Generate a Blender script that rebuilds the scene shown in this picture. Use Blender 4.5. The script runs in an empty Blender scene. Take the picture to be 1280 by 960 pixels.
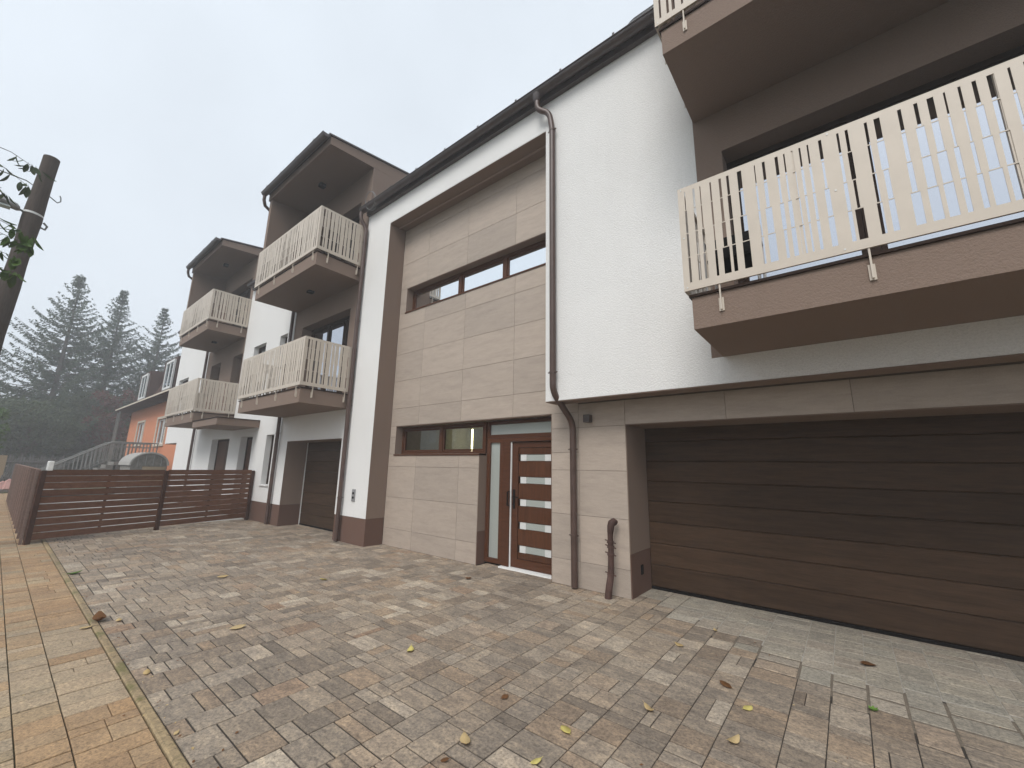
import bpy, bmesh, math, random
import numpy as np
from mathutils import Vector, Matrix
random.seed(7)
rng = np.random.default_rng(11)
SC = bpy.context.scene
COL = SC.collection
R = math.radians

# ------------------------------------------------------------------ camera
CAMZ = 1.6
def setup_camera():
    yaw, pit, rol, F = -0.67923654, 0.20075354, 0.01789098, 511.61789
    f = Vector((math.sin(yaw)*math.cos(pit), math.cos(yaw)*math.cos(pit), math.sin(pit)))
    r = f.cross(Vector((0, 0, 1))).normalized(); u = r.cross(f)
    r2 = r*math.cos(rol) + u*math.sin(rol); u2 = -r*math.sin(rol) + u*math.cos(rol)
    m = Matrix.Identity(4)
    for i in range(3):
        m[i][0] = r2[i]; m[i][1] = u2[i]; m[i][2] = -f[i]
    m[2][3] = CAMZ
    cd = bpy.data.cameras.new('camera'); cam = bpy.data.objects.new('camera', cd)
    cd.sensor_width = 36; cd.sensor_fit = 'HORIZONTAL'; cd.lens = F/1280*36
    cd.clip_start = .05; cd.clip_end = 2000
    COL.objects.link(cam); cam.matrix_world = m
    SC.camera = cam
setup_camera()

# ------------------------------------------------------------------ light
SUN_EL, SUN_AZ = R(48), R(14)         # from the street side, slightly from the right
w = bpy.data.worlds.new('World'); SC.world = w; w.use_nodes = True
nt = w.node_tree; nt.nodes.clear()
out = nt.nodes.new('ShaderNodeOutputWorld'); bg = nt.nodes.new('ShaderNodeBackground')
sky = nt.nodes.new('ShaderNodeTexSky'); sky.sky_type = 'NISHITA'; sky.sun_disc = False
sky.sun_elevation = SUN_EL; sky.sun_rotation = R(180)-SUN_AZ
sky.air_density = 1.0; sky.dust_density = 4.0
hsv = nt.nodes.new('ShaderNodeHueSaturation'); hsv.inputs['Saturation'].default_value = .25
mixn = nt.nodes.new('ShaderNodeMix'); mixn.data_type = 'RGBA'; mixn.inputs[0].default_value = .84
mixn.inputs[7].default_value = (9.4, 10.25, 11.2, 1)      # even cloud cover
nt.links.new(sky.outputs[0], hsv.inputs['Color']); nt.links.new(hsv.outputs[0], mixn.inputs[6])
tc = nt.nodes.new('ShaderNodeTexCoord'); cn = nt.nodes.new('ShaderNodeTexNoise'); cn.inputs['Scale'].default_value = 1.6; cn.inputs['Detail'].default_value = 5
cr = nt.nodes.new('ShaderNodeMapRange'); cr.inputs['From Min'].default_value = .3; cr.inputs['From Max'].default_value = .7; cr.inputs['To Min'].default_value = .91; cr.inputs['To Max'].default_value = 1.07
cm_ = nt.nodes.new('ShaderNodeVectorMath'); cm_.operation = 'SCALE'
nt.links.new(tc.outputs['Generated'], cn.inputs['Vector']); nt.links.new(cn.outputs['Fac'], cr.inputs['Value']); nt.links.new(cr.outputs[0], cm_.inputs['Scale'])
nt.links.new(mixn.outputs[2], cm_.inputs[0]); nt.links.new(cm_.outputs[0], bg.inputs[0]); bg.inputs[1].default_value = .063
nt.links.new(bg.outputs[0], out.inputs[0])
sd = bpy.data.lights.new('sun', 'SUN'); sd.energy = 1.5; sd.angle = R(26); sd.color = (1, .97, .93)
so = bpy.data.objects.new('sun', sd); COL.objects.link(so)
dirv = Vector((math.sin(SUN_AZ)*math.cos(SUN_EL), -math.cos(SUN_AZ)*math.cos(SUN_EL), math.sin(SUN_EL)))
so.rotation_euler = dirv.to_track_quat('Z', 'Y').to_euler(); so.location = (0, -10, 15)
SC.view_settings.view_transform = 'Standard'; SC.view_settings.look = 'None'
SC.view_settings.exposure = 0.70; SC.view_settings.gamma = 1
SC.cycles.max_bounces = 8; SC.cycles.diffuse_bounces = 4; SC.cycles.volume_bounces = 1

# ------------------------------------------------------------------ materials
class NT:
    def __init__(s, name):
        s.m = bpy.data.materials.new(name); s.m.use_nodes = True
        s.t = s.m.node_tree; s.b = s.t.nodes['Principled BSDF']; s.out = s.t.nodes['Material Output']
    def n(s, typ, **kw):
        nd = s.t.nodes.new('ShaderNode'+typ)
        for k, v in kw.items(): setattr(nd, k, v)
        return nd
    def l(s, a, b): s.t.links.new(a, b)
    def pos(s, scale=(1, 1, 1), rand=False):
        g = s.n('NewGeometry'); mp = s.n('Mapping'); mp.inputs['Scale'].default_value = scale
        s.l(g.outputs['Position'], mp.inputs['Vector'])
        if rand:
            oi = s.n('ObjectInfo'); c = s.n('CombineXYZ'); mm = s.n('Math', operation='MULTIPLY'); mm.inputs[1].default_value = 37.0
            ad = s.n('Math', operation='ADD'); g2 = g
            s.l(oi.outputs['Random'], ad.inputs[0]); s.l(g2.outputs['Random Per Island'], ad.inputs[1]); s.l(ad.outputs[0], mm.inputs[0])
            for k in range(3): s.l(mm.outputs[0], c.inputs[k])
            s.l(c.outputs[0], mp.inputs['Location'])
        return mp.outputs[0]
    def noise(s, vec, scale, detail=4, rough=.55):
        nd = s.n('TexNoise'); nd.inputs['Scale'].default_value = scale; nd.inputs['Detail'].default_value = detail
        nd.inputs['Roughness'].default_value = rough; s.l(vec, nd.inputs['Vector']); return nd.outputs['Fac']
    def ramp(s, fac, stops):
        nd = s.n('ValToRGB'); e = nd.color_ramp.elements
        while len(e) < len(stops): e.new(.5)
        for i, (p, c) in enumerate(stops):
            e[i].position = p; e[i].color = (*c, 1) if len(c) == 3 else c
        s.l(fac, nd.inputs[0]); return nd.outputs[0]
    def mix(s, fac, a, b, typ='MIX'):
        nd = s.n('Mix', data_type='RGBA', blend_type=typ)
        if isinstance(fac, (int, float)): nd.inputs[0].default_value = fac
        else: s.l(fac, nd.inputs[0])
        for v, i in ((a, 6), (b, 7)):
            if isinstance(v, tuple): nd.inputs[i].default_value = (*v, 1)
            else: s.l(v, nd.inputs[i])
        return nd.outputs[2]
    def bump(s, h, dist, strength=1.0):
        nd = s.n('Bump'); nd.inputs['Distance'].default_value = dist; nd.inputs['Strength'].default_value = strength
        s.l(h, nd.inputs['Height']); s.l(nd.outputs[0], s.b.inputs['Normal'])
    def rough(s, v): s.b.inputs['Roughness'].default_value = v; return s
    def col(s, c):
        if isinstance(c, tuple): s.b.inputs['Base Color'].default_value = (*c, 1)
        else: s.l(c, s.b.inputs['Base Color'])
        return s

def sc3(c, k): return tuple(x*k for x in c)

def plaster(name, c, big=.08, grain=75, dist=.006):
    m = NT(name); v = m.pos()
    n1 = m.noise(v, 1.1, 3); n2 = m.noise(v, grain, 3, .7)
    base = m.ramp(n1, [(.3, sc3(c, 1-big)), (.7, c)])
    base = m.mix(.22, base, m.ramp(n2, [(.35, sc3(c, .62)), (.62, c)]))
    # faint vertical wash marks from rain
    st = m.noise(m.pos((6, 6, .35)), 1.5, 3)
    base = m.mix(.5, base, m.mix(m.ramp(st, [(.5, (0, 0, 0)), (.8, (.16, .16, .16))]), base, sc3(c, .72)))
    m.col(base).rough(.9); m.bump(n2, dist); return m.m

def metal(name, c, rough=.45, dirt=.15):
    m = NT(name); n1 = m.noise(m.pos(), 6, 5)
    m.col(m.ramp(n1, [(.3, sc3(c, 1-dirt)), (.7, sc3(c, 1+dirt))])).rough(rough)
    m.b.inputs['Specular IOR Level'].default_value = .5 if rough < .6 else .12; return m.m

def wood(name, c, axis='x', rough=.5, contrast=.35, gscale=1.0, bump=.0015):
    m = NT(name)
    sc = {'x': (1.2, 14, 14), 'y': (14, 1.2, 14), 'z': (14, 14, 1.2)}[axis]
    v = m.pos(sc, rand=True)
    g = m.noise(v, 2.2*gscale, 6, .65); g2 = m.noise(v, 9*gscale, 4, .6)
    a = m.ramp(g, [(.25, sc3(c, 1-contrast)), (.55, c), (.8, sc3(c, 1+contrast*.8))])
    a = m.mix(.35, a, m.ramp(g2, [(.3, sc3(c, .5)), (.7, sc3(c, 1.2))]))
    oi = m.n('ObjectInfo')
    a = m.mix(1.0, a, m.ramp(oi.outputs['Random'], [(0, (.84,)*3), (1, (1.1,)*3)]), 'MULTIPLY')
    m.col(a).rough(rough); m.b.inputs['Specular IOR Level'].default_value = .15; m.bump(g2, bump); return m.m

def tile_mat():
    m = NT('stone_tile'); c = (.40, .332, .276)
    v = m.pos((1.0, 1.0, 5.5), rand=True)
    g = m.noise(v, 1.8, 8, .72); g2 = m.noise(v, 7, 5, .7); sp = m.noise(m.pos(), 90, 3, .7)
    a = m.ramp(g, [(.25, sc3(c, .74)), (.5, c), (.75, sc3(c, 1.16))])
    a = m.mix(.3, a, m.ramp(g2, [(.3, sc3(c, .7)), (.7, sc3(c, 1.18))]))
    a = m.mix(.12, a, m.ramp(sp, [(.4, sc3(c, .5)), (.6, sc3(c, 1.2))]))
    oi = m.n('ObjectInfo')
    a = m.mix(1.0, a, m.ramp(oi.outputs['Random'], [(0, (.9, .9, .9)), (1, (1.06, 1.05, 1.04))]), 'MULTIPLY')
    m.col(a).rough(.6); m.bump(g2, .001); return m.m

def paver_mat(name, stops, dist=.004, grain=45, stain=.6, streak=.8, moss=None):
    m = NT(name); g = m.n('NewGeometry'); oi = m.n('ObjectInfo')
    ad = m.n('Math', operation='ADD'); fr = m.n('Math', operation='FRACT')
    m.l(oi.outputs['Random'], ad.inputs[0]); m.l(g.outputs['Random Per Island'], ad.inputs[1]); m.l(ad.outputs[0], fr.inputs[0])
    a = m.ramp(fr.outputs[0], stops)
    v = m.pos(rand=True)
    st = m.noise(m.pos((5, 13, 3), rand=True), 1.5, 6, .72)
    a = m.mix(streak, a, m.mix(1.0, a, m.ramp(st, [(.28, (.55, .53, .52)), (.47, (.92, .91, .9)), (.58, (1.15, 1.12, 1.06)), (.76, (1.75, 1.66, 1.5))]), 'MULTIPLY'))
    big = m.noise(m.pos(), .55, 4, .6)
    a = m.mix(stain, a, m.mix(1.0, a, m.ramp(big, [(.32, (.72, .71, .72)), (.55, (1, 1, 1)), (.75, (1.16, 1.14, 1.08))]), 'MULTIPLY'))
    bl = m.noise(m.pos(rand=True), 9, 6, .75)
    a = m.mix(.5, a, m.mix(1.0, a, m.ramp(bl, [(.33, (.6, .59, .58)), (.5, (1, 1, 1)), (.68, (1.4, 1.36, 1.28))]), 'MULTIPLY'))
    sp = m.noise(m.pos(), grain, 5, .8)
    a = m.mix(.85, a, m.mix(1.0, a, m.ramp(sp, [(.34, (.4, .4, .4)), (.48, (.95, .95, .95)), (.66, (1.5, 1.48, 1.44))]), 'MULTIPLY'))
    if moss:
        mo = m.noise(m.pos(), 3.0, 5, .7)
        a = m.mix(m.ramp(mo, [(.5, (0, 0, 0)), (.62, (1, 1, 1))]), a, moss)
    m.col(a).rough(.82); m.bump(sp, dist); return m.m

def soil_mat(name, c, scale=30, spread=.4, dist=.01, c2=None):
    m = NT(name); n1 = m.noise(m.pos(), scale, 6, .7); n2 = m.noise(m.pos(), .8, 3)
    a = m.ramp(n1, [(.3, sc3(c, 1-spread)), (.7, sc3(c, 1+spread))])
    if c2: a = m.mix(m.ramp(n2, [(.4, (0, 0, 0)), (.6, (1, 1, 1))]), a, c2)
    m.col(a).rough(.95); m.bump(n1, dist); return m.m

def glass_mat(name, dark, fac, tint=(.9, .95, 1.0), rough=.01, clear=False):
    m = NT(name); m.t.nodes.remove(m.b)
    gl = m.n('BsdfGlossy'); gl.inputs['Color'].default_value = (*tint, 1); gl.inputs['Roughness'].default_value = rough
    if clear: ba = m.n('BsdfTransparent'); ba.inputs['Color'].default_value = (*dark, 1)
    else: ba = m.n('BsdfDiffuse'); ba.inputs['Color'].default_value = (*dark, 1)
    fr = m.n('Fresnel'); fr.inputs['IOR'].default_value = 1.45
    mr = m.n('MapRange'); mr.inputs['To Min'].default_value = fac; mr.inputs['To Max'].default_value = 1.0
    m.l(fr.outputs[0], mr.inputs['Value']); mx = m.n('MixShader')
    gb = m.n('NewGeometry'); sb = m.n('Math', operation='SUBTRACT'); sb.inputs[0].default_value = 1.0; m.l(gb.outputs['Backfacing'], sb.inputs[1])
    mu = m.n('Math', operation='MULTIPLY'); m.l(mr.outputs[0], mu.inputs[0]); m.l(sb.outputs[0], mu.inputs[1])
    m.l(mu.outputs[0], mx.inputs[0]); m.l(ba.outputs[0], mx.inputs[1]); m.l(gl.outputs[0], mx.inputs[2])
    m.l(mx.outputs[0], m.out.inputs[0]); return m.m

def foliage_mat(name, stops, rough=.7, trans=.25):
    m = NT(name); g = m.n('NewGeometry'); oi = m.n('ObjectInfo')
    ad = m.n('Math', operation='ADD'); fr = m.n('Math', operation='FRACT')
    m.l(oi.outputs['Random'], ad.inputs[0]); m.l(g.outputs['Random Per Island'], ad.inputs[1]); m.l(ad.outputs[0], fr.inputs[0])
    a = m.ramp(fr.outputs[0], stops); m.col(a).rough(rough)
    m.b.inputs['Specular IOR Level'].default_value = .2
    tr = m.n('BsdfTranslucent'); m.l(a, tr.inputs['Color']); mx = m.n('MixShader'); mx.inputs[0].default_value = trans
    m.l(m.b.outputs[0], mx.inputs[1]); m.l(tr.outputs[0], mx.inputs[2]); m.l(mx.outputs[0], m.out.inputs[0]); return m.m

def flat(name, c, rough=.6, emit=0):
    m = NT(name); n1 = m.noise(m.pos(), 12, 4)
    m.col(m.ramp(n1, [(.3, sc3(c, .9)), (.7, sc3(c, 1.06))])).rough(rough)
    if emit:
        m.b.inputs['Emission Color'].default_value = (*c, 1); m.b.inputs['Emission Strength'].default_value = emit
    return m.m

M = dict(
    white=plaster('white_plaster', (.80, .79, .77), .05, 55, .011),
    brown=plaster('brown_plaster', (.225, .160, .124), .06, 75, .007),
    plinth=plaster('plinth_plaster', (.130, .070, .050), .1, 90, .003),
    tile=tile_mat(),
    grout=flat('grout', (.13, .105, .085), .9),
    gutter=metal('gutter_metal', (.060, .045, .043), .32, .2),
    pipe=metal('downpipe_metal', (.072, .042, .033), .42, .2),
    bead=flat('trim_bead', (.33, .25, .21), .5),
    garage=wood('garage_wood', (.064, .037, .022), 'x', .5, .6, .8),
    frame=wood('frame_wood', (.088, .034, .017), 'x', .38, .35, 1.0),
    doorwood=wood('door_wood', (.088, .034, .016), 'z', .4, .55, .8),
    darkframe=metal('dark_frame', (.030, .017, .012), .7),
    rail=metal('rail_paint', (.53, .462, .385), .5, .04),
    fence=wood('fence_wood', (.165, .075, .044), 'y', .62, .45, 1.0, .002),
    fence_x=wood('fence_wood_side', (.26, .18, .15), 'x', .75, .35, 1.0, .002),
    post=metal('fence_post', (.062, .028, .019), .6, .25),
    glass=glass_mat('window_glass', (.015, .018, .02), .30),
    glass_bright=glass_mat('mirroring_glass', (.02, .022, .026), .85, (.93, .97, 1.0)),
    glass_sky=glass_mat('coated_glass', (.02, .022, .026), .58, (.88, .92, 1.0)),
    glass_clear=glass_mat('clear_glass', (.70, .74, .66), .16, (1, 1, 1), .005, True),
    frosted=glass_mat('frosted_glass', (.34, .36, .335), .12, (.9, 1, .95), .35),
    satin=metal('satin_steel', (.62, .62, .60), .35, .05),
    black=metal('black_plastic', (.008, .007, .007), .95),
    whitepl=flat('white_plastic', (.78, .78, .76), .5),
    greypl=flat('grey_plastic', (.25, .25, .25), .5),
    room=flat('room_wall', (.55, .52, .45), .9),
    lamp=flat('tube_light', (1.0, .85, .55), .5, 9.0),
    roof=flat('roof_tile_dark', (.05, .04, .04), .7),
    darkroom=flat('dark_interior', (.012, .011, .011), .9),
    paver=paver_mat('driveway_paver', [(0, (.230, .184, .142)), (.16, (.300, .244, .188)), (.32, (.185, .152, .121)), (.46, (.290, .216, .153)), (.6, (.330, .275, .217)),
                    (.72, (.215, .178, .142)), (.84, (.280, .233, .186)), (.93, (.41, .35, .28)), (1, (.255, .175, .120))]),
    paver_grey=paver_mat('dusty_paver', [(0, (.26, .235, .195)), (.3, (.33, .295, .24)), (.5, (.28, .26, .22)), (.75, (.31, .265, .215)), (1, (.37, .335, .28))], stain=.3, streak=.4),
    swpaver=paver_mat('pavement_paver', [(0, (.32, .205, .112)), (.3, (.36, .242, .138)), (.5, (.28, .182, .104)), (.75, (.34, .238, .142)), (.88, (.28, .22, .142)), (1, (.38, .28, .178))], .004, 55, .7, .25),
    swgrey=paver_mat('weathered_pavement_paver', [(0, (.34, .262, .178)), (.5, (.31, .245, .168)), (1, (.37, .28, .188))], .004, 55, .5, .25),
    edging=paver_mat('edging_stone', [(0, (.27, .195, .105)), (.5, (.30, .225, .13)), (1, (.24, .18, .11))], .005, 40, .7, .1, (.15, .13, .05)),
    edging_grey=paver_mat('edging_stone_grey', [(0, (.26, .25, .225)), (1, (.28, .27, .24))], .005, 40, .5, .1, (.13, .13, .09)),
    jointd=soil_mat('driveway_joint', (.042, .034, .027), 60, .5, .004),
    jointp=soil_mat('pale_sand_joint', (.36, .33, .285), 60, .3, .004),
    jointg=soil_mat('sandy_joint', (.15, .122, .092), 60, .45, .004),
    joints=soil_mat('pavement_joint', (.060, .050, .030), 50, .5, .004, (.05, .055, .025)),
    ground=soil_mat('ground_soil', (.09, .085, .05), 6, .4, .02, (.055, .075, .03)),
    asphalt=soil_mat('asphalt', (.055, .055, .055), 90, .35, .004),
    concrete=soil_mat('concrete', (.33, .32, .30), 14, .2, .003),
    oldstone=soil_mat('old_stone', (.20, .19, .17), 9, .35, .01),
    bark=soil_mat('bark', (.085, .068, .055), 14, .5, .03),
    pole=wood('pole_wood', (.085, .066, .055), 'z', .85, .5, .8, .006),
    rust=metal('rusty_pipe', (.085, .050, .042), .65, .45),
    spruce=foliage_mat('spruce_needles', [(0, (.055, .078, .050)), (.4, (.078, .105, .066)), (.75, (.105, .135, .085)), (1, (.060, .085, .066))]),
    leafd=foliage_mat('dark_leaves', [(0, (.045, .062, .034)), (.5, (.075, .100, .054)), (1, (.105, .130, .070))]),
    leafg=foliage_mat('green_leaves', [(0, (.06, .11, .025)), (.5, (.10, .17, .04)), (1, (.05, .08, .02))]),
    leafr=foliage_mat('red_leaves', [(0, (.10, .035, .03)), (.5, (.15, .055, .045)), (1, (.06, .055, .03))]),
    grass=foliage_mat('grass_blades', [(0, (.06, .09, .025)), (1, (.12, .15, .05))]),
    orange=plaster('orange_plaster', (.62, .24, .125), .08, 40, .006),
    pinkw=plaster('pink_plaster', (.50, .28, .25), .1, 40, .006),
    mansard=wood('mansard_shingle', (.085, .050, .042), 'z', .8, .4, .6, .006),
    iron=metal('wrought_iron', (.17, .175, .165), .5),
    wcream=flat('cream_trim', (.62, .55, .45), .6),
    blueish=flat('pale_blue_frame', (.70, .71, .70), .5),
    opp=plaster('pale_block_plaster', (.62, .60, .55), .05, 30, .004),
    picket=wood('old_picket', (.17, .165, .16), 'z', .9, .4, 1.0, .003),
    board=wood('pale_board', (.40, .31, .20), 'x', .8, .2, 1.0, .003),
    ly=foliage_mat('yellow_leaf', [(0, (.62, .50, .14)), (1, (.68, .60, .22))]),
    lb=foliage_mat('brown_leaf', [(0, (.16, .075, .03)), (1, (.21, .10, .045))]),
    lt=foliage_mat('tan_leaf', [(0, (.55, .40, .19)), (1, (.60, .46, .25))]),
    lgr=foliage_mat('green_leaf', [(0, (.13, .24, .045)), (1, (.16, .28, .06))]),
    chairw=metal('chair_frame', (.70, .68, .66), .4, .03),
)

# ------------------------------------------------------------------ mesh helpers
WPOS = {}
def tag(o, label=None, cat=None, group=None, kind=None):
    if label: o['label'] = label
    if cat: o['category'] = cat
    if group: o['group'] = group
    if kind: o['kind'] = kind
    return o
def empty(name, loc, label=None, cat=None, group=None):
    o = bpy.data.objects.new(name, None); COL.objects.link(o); o.location = loc; o.empty_display_size = .1
    WPOS[o.name] = Vector(loc); return tag(o, label, cat, group)

class MB:
    def __init__(s): s.v = []; s.f = []
    def add(s, vs, fs):
        b = len(s.v); s.v += [tuple(p) for p in vs]; s.f += [tuple(i+b for i in f) for f in fs]; return s
    def box(s, x0, x1, y0, y1, z0, z1):
        if x0 > x1: x0, x1 = x1, x0
        if y0 > y1: y0, y1 = y1, y0
        if z0 > z1: z0, z1 = z1, z0
        return s.add([(x0,y0,z0),(x1,y0,z0),(x1,y1,z0),(x0,y1,z0),(x0,y0,z1),(x1,y0,z1),(x1,y1,z1),(x0,y1,z1)],
                     [(0,3,2,1),(4,5,6,7),(0,1,5,4),(1,2,6,5),(2,3,7,6),(3,0,4,7)])
    def cbox(s, x0, x1, y0, y1, z0, z1, c, axis='z+'):
        """box with the edges of one face chamfered by c (c laid inward and outward)"""
        if axis == 'z+':
            a = [(x0,y0,z0),(x1,y0,z0),(x1,y1,z0),(x0,y1,z0),(x0,y0,z1-c),(x1,y0,z1-c),(x1,y1,z1-c),(x0,y1,z1-c),
                 (x0+c,y0+c,z1),(x1-c,y0+c,z1),(x1-c,y1-c,z1),(x0+c,y1-c,z1)]
            fs = [(0,1,5,4),(1,2,6,5),(2,3,7,6),(3,0,4,7),(4,5,9,8),(5,6,10,9),(6,7,11,10),(7,4,8,11),(8,9,10,11)]
        else:  # 'y-': the face at y0
            a = [(x0,y1,z0),(x0,y1,z1),(x1,y1,z1),(x1,y1,z0),(x0,y0+c,z0),(x0,y0+c,z1),(x1,y0+c,z1),(x1,y0+c,z0),
                 (x0+c,y0,z0+c),(x0+c,y0,z1-c),(x1-c,y0,z1-c),(x1-c,y0,z0+c)]
            fs = [(0,4,5,1),(1,5,6,2),(2,6,7,3),(3,7,4,0),(4,8,9,5),(5,9,10,6),(6,10,11,7),(7,11,8,4),(8,11,10,9)]
        return s.add(a, fs)
    def obox(s, p, q, w, z0, z1, off=0):
        """vertical board standing from p to q (xy), thickness w, shifted sideways by off"""
        p = Vector(p[:2]); q = Vector(q[:2]); d = (q-p).normalized(); n = Vector((-d.y, d.x))
        a, b, c, e = p+n*(off-w/2), q+n*(off-w/2), q+n*(off+w/2), p+n*(off+w/2)
        return s.add([(a.x,a.y,z0),(b.x,b.y,z0),(c.x,c.y,z0),(e.x,e.y,z0),(a.x,a.y,z1),(b.x,b.y,z1),(c.x,c.y,z1),(e.x,e.y,z1)],
                     [(0,3,2,1),(4,5,6,7),(0,1,5,4),(1,2,6,5),(2,3,7,6),(3,0,4,7)])
    def prism(s, poly, y0, y1, plane='xz'):
        """closed polygon extruded; plane xz -> along y, yz -> along x, xy -> along z"""
        n = len(poly)
        f = {'xz': lambda p, t: (p[0], t, p[1]), 'yz': lambda p, t: (t, p[0], p[1]), 'xy': lambda p, t: (p[0], p[1], t)}[plane]
        vs = [f(p, y0) for p in poly] + [f(p, y1) for p in poly]
        fs = [tuple(range(n)), tuple(range(2*n-1, n-1, -1))] + [(i, n+i, n+(i+1) % n, (i+1) % n) for i in range(n)]
        return s.add(vs, fs)
    def tube(s, pts, r, n=12, cap=True):
        pts = [Vector(p) for p in pts]; k = len(pts); rs = r if isinstance(r, (list, tuple)) else [r]*k
        vs = []; fs = []; up = None
        for i, p in enumerate(pts):
            d = (pts[min(i+1, k-1)]-pts[max(i-1, 0)]).normalized()
            if up is None:
                up = Vector((0, 0, 1)) if abs(d.z) < .9 else Vector((1, 0, 0))
            a = d.cross(up).normalized(); b = a.cross(d).normalized(); up = b
            for j in range(n):
                t = 2*math.pi*j/n; vs.append(p+(a*math.cos(t)+b*math.sin(t))*rs[i])
        for i in range(k-1):
            for j in range(n): fs.append((i*n+j, i*n+(j+1) % n, (i+1)*n+(j+1) % n, (i+1)*n+j))
        if cap: fs.append(tuple(range(n-1, -1, -1))); fs.append(tuple((k-1)*n+j for j in range(n)))
        return s.add(vs, fs)
    def build(s, name, mat, parent=None, smooth=False, origin=None, fix=True, **t):
        v = np.array(s.v, dtype=float)
        if origin is None:
            lo, hi = v.min(0), v.max(0); origin = ((lo[0]+hi[0])/2, (lo[1]+hi[1])/2, lo[2])
        origin = Vector(origin)
        me = bpy.data.meshes.new(name); me.from_pydata([tuple(p) for p in (v-np.array(origin))], [], s.f)
        if fix:
            bm = bmesh.new(); bm.from_mesh(me); bmesh.ops.recalc_face_normals(bm, faces=bm.faces); bm.to_mesh(me); bm.free()
        if smooth:
            me.polygons.foreach_set('use_smooth', [True]*len(me.polygons))
            try: me.set_sharp_from_angle(angle=R(50))
            except Exception: pass
        me.materials.append(mat if not isinstance(mat, str) else M[mat])
        return link(name, me, origin, parent, **t)
def link(name, me, origin, parent=None, **t):
    o = bpy.data.objects.new(name, me); COL.objects.link(o); origin = Vector(origin)
    WPOS[o.name] = origin
    if parent is not None: o.parent = parent; o.location = origin-WPOS[parent.name]
    else: o.location = origin
    return tag(o, **t)
def copy_tree(o, parent=None, delta=(0, 0, 0)):
    c = o.copy(); COL.objects.link(c)
    if parent is not None: c.parent = parent
    c.location = o.location+Vector(delta); WPOS[c.name] = WPOS[o.name]+Vector(delta)
    for ch in list(o.children):
        cc = copy_tree(ch, c); WPOS[cc.name] = WPOS[ch.name]+Vector(delta)
    return c
def B(name, mat, parent, *boxes, **kw):
    m = MB()
    for b in boxes: m.box(*b)
    return m.build(name, mat, parent, **kw)
def bevel(o, w=.004, seg=2):
    md = o.modifiers.new('bevel', 'BEVEL'); md.width = w; md.segments = seg; md.limit_method = 'ANGLE'; return o

def wall(name, mat, parent, x0, x1, z0, z1, y0, y1, openings=()):
    xs = sorted({x0, x1, *[min(max(v, x0), x1) for o in openings for v in o[:2]]})
    zs = sorted({z0, z1, *[min(max(v, z0), z1) for o in openings for v in o[2:]]})
    m = MB()
    def solid(i, j):
        if i < 0 or j < 0 or i >= len(xs)-1 or j >= len(zs)-1: return False
        cx, cz = (xs[i]+xs[i+1])/2, (zs[j]+zs[j+1])/2
        return not any(o[0] < cx < o[1] and o[2] < cz < o[3] for o in openings)
    for i in range(len(xs)-1):
        for j in range(len(zs)-1):
            if not solid(i, j): continue
            a, b, c, d = xs[i], xs[i+1], zs[j], zs[j+1]
            m.add([(a,y0,c),(b,y0,c),(b,y0,d),(a,y0,d)], [(0,1,2,3)]); m.add([(a,y1,c),(b,y1,c),(b,y1,d),(a,y1,d)], [(3,2,1,0)])
            if not solid(i-1, j): m.add([(a,y0,c),(a,y1,c),(a,y1,d),(a,y0,d)], [(3,2,1,0)])
            if not solid(i+1, j): m.add([(b,y0,c),(b,y1,c),(b,y1,d),(b,y0,d)], [(0,1,2,3)])
            if not solid(i, j-1): m.add([(a,y0,c),(b,y0,c),(b,y1,c),(a,y1,c)], [(3,2,1,0)])
            if not solid(i, j+1): m.add([(a,y0,d),(b,y0,d),(b,y1,d),(a,y1,d)], [(0,1,2,3)])
    return m.build(name, mat, parent, fix=False)

# ------------------------------------------------------------------ the ground
g = MB(); g.box(-290, 290, -290, 290, -.6, -.10); g.build('ground', 'ground', kind='structure')
B('road', 'asphalt', None, (-120, 40, -8.5, -2.6, -.2, -.06), kind='structure')
drive = B('driveway', 'jointd', None, (-13.75, 7.0, .935, 6.0, -.09, -.0065), kind='structure')
side = B('pavement', 'joints', None, (-60, 7.0, -1.3, .874, -.088, -.014), kind='structure')
yard = B('yard_path', 'concrete', None, (-26, -13.76, .86, 6.0, -.09, -.02), kind='structure')

def P2(x, y, z=0.0):      # projection used only to rank paving stones by how large they show
    yaw, pit, rol, F = -0.67923654, 0.20075354, 0.01789098, 511.6
    f = Vector((math.sin(yaw)*math.cos(pit), math.cos(yaw)*math.cos(pit), math.sin(pit)))
    r = f.cross(Vector((0, 0, 1))).normalized(); u = r.cross(f); d = Vector((x, y, z-CAMZ))
    k = d.dot(f)
    if k <= .05: return None
    return 640+F*d.dot(r)/k, 480-F*d.dot(u)/k
def seen_area(x0, x1, y0, y1):
    ps = [P2(*p) for p in ((x0, y0), (x1, y0), (x1, y1), (x0, y1))]
    if any(p is None for p in ps): return 0
    if not any(-5 < p[0] < 1285 and -5 < p[1] < 965 for p in ps): return 0
    a = 0
    for i in range(4):
        (xa, ya), (xb, yb) = ps[i], ps[(i+1) % 4]; a += xa*yb-xb*ya
    return abs(a)/2
PM = {}
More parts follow.
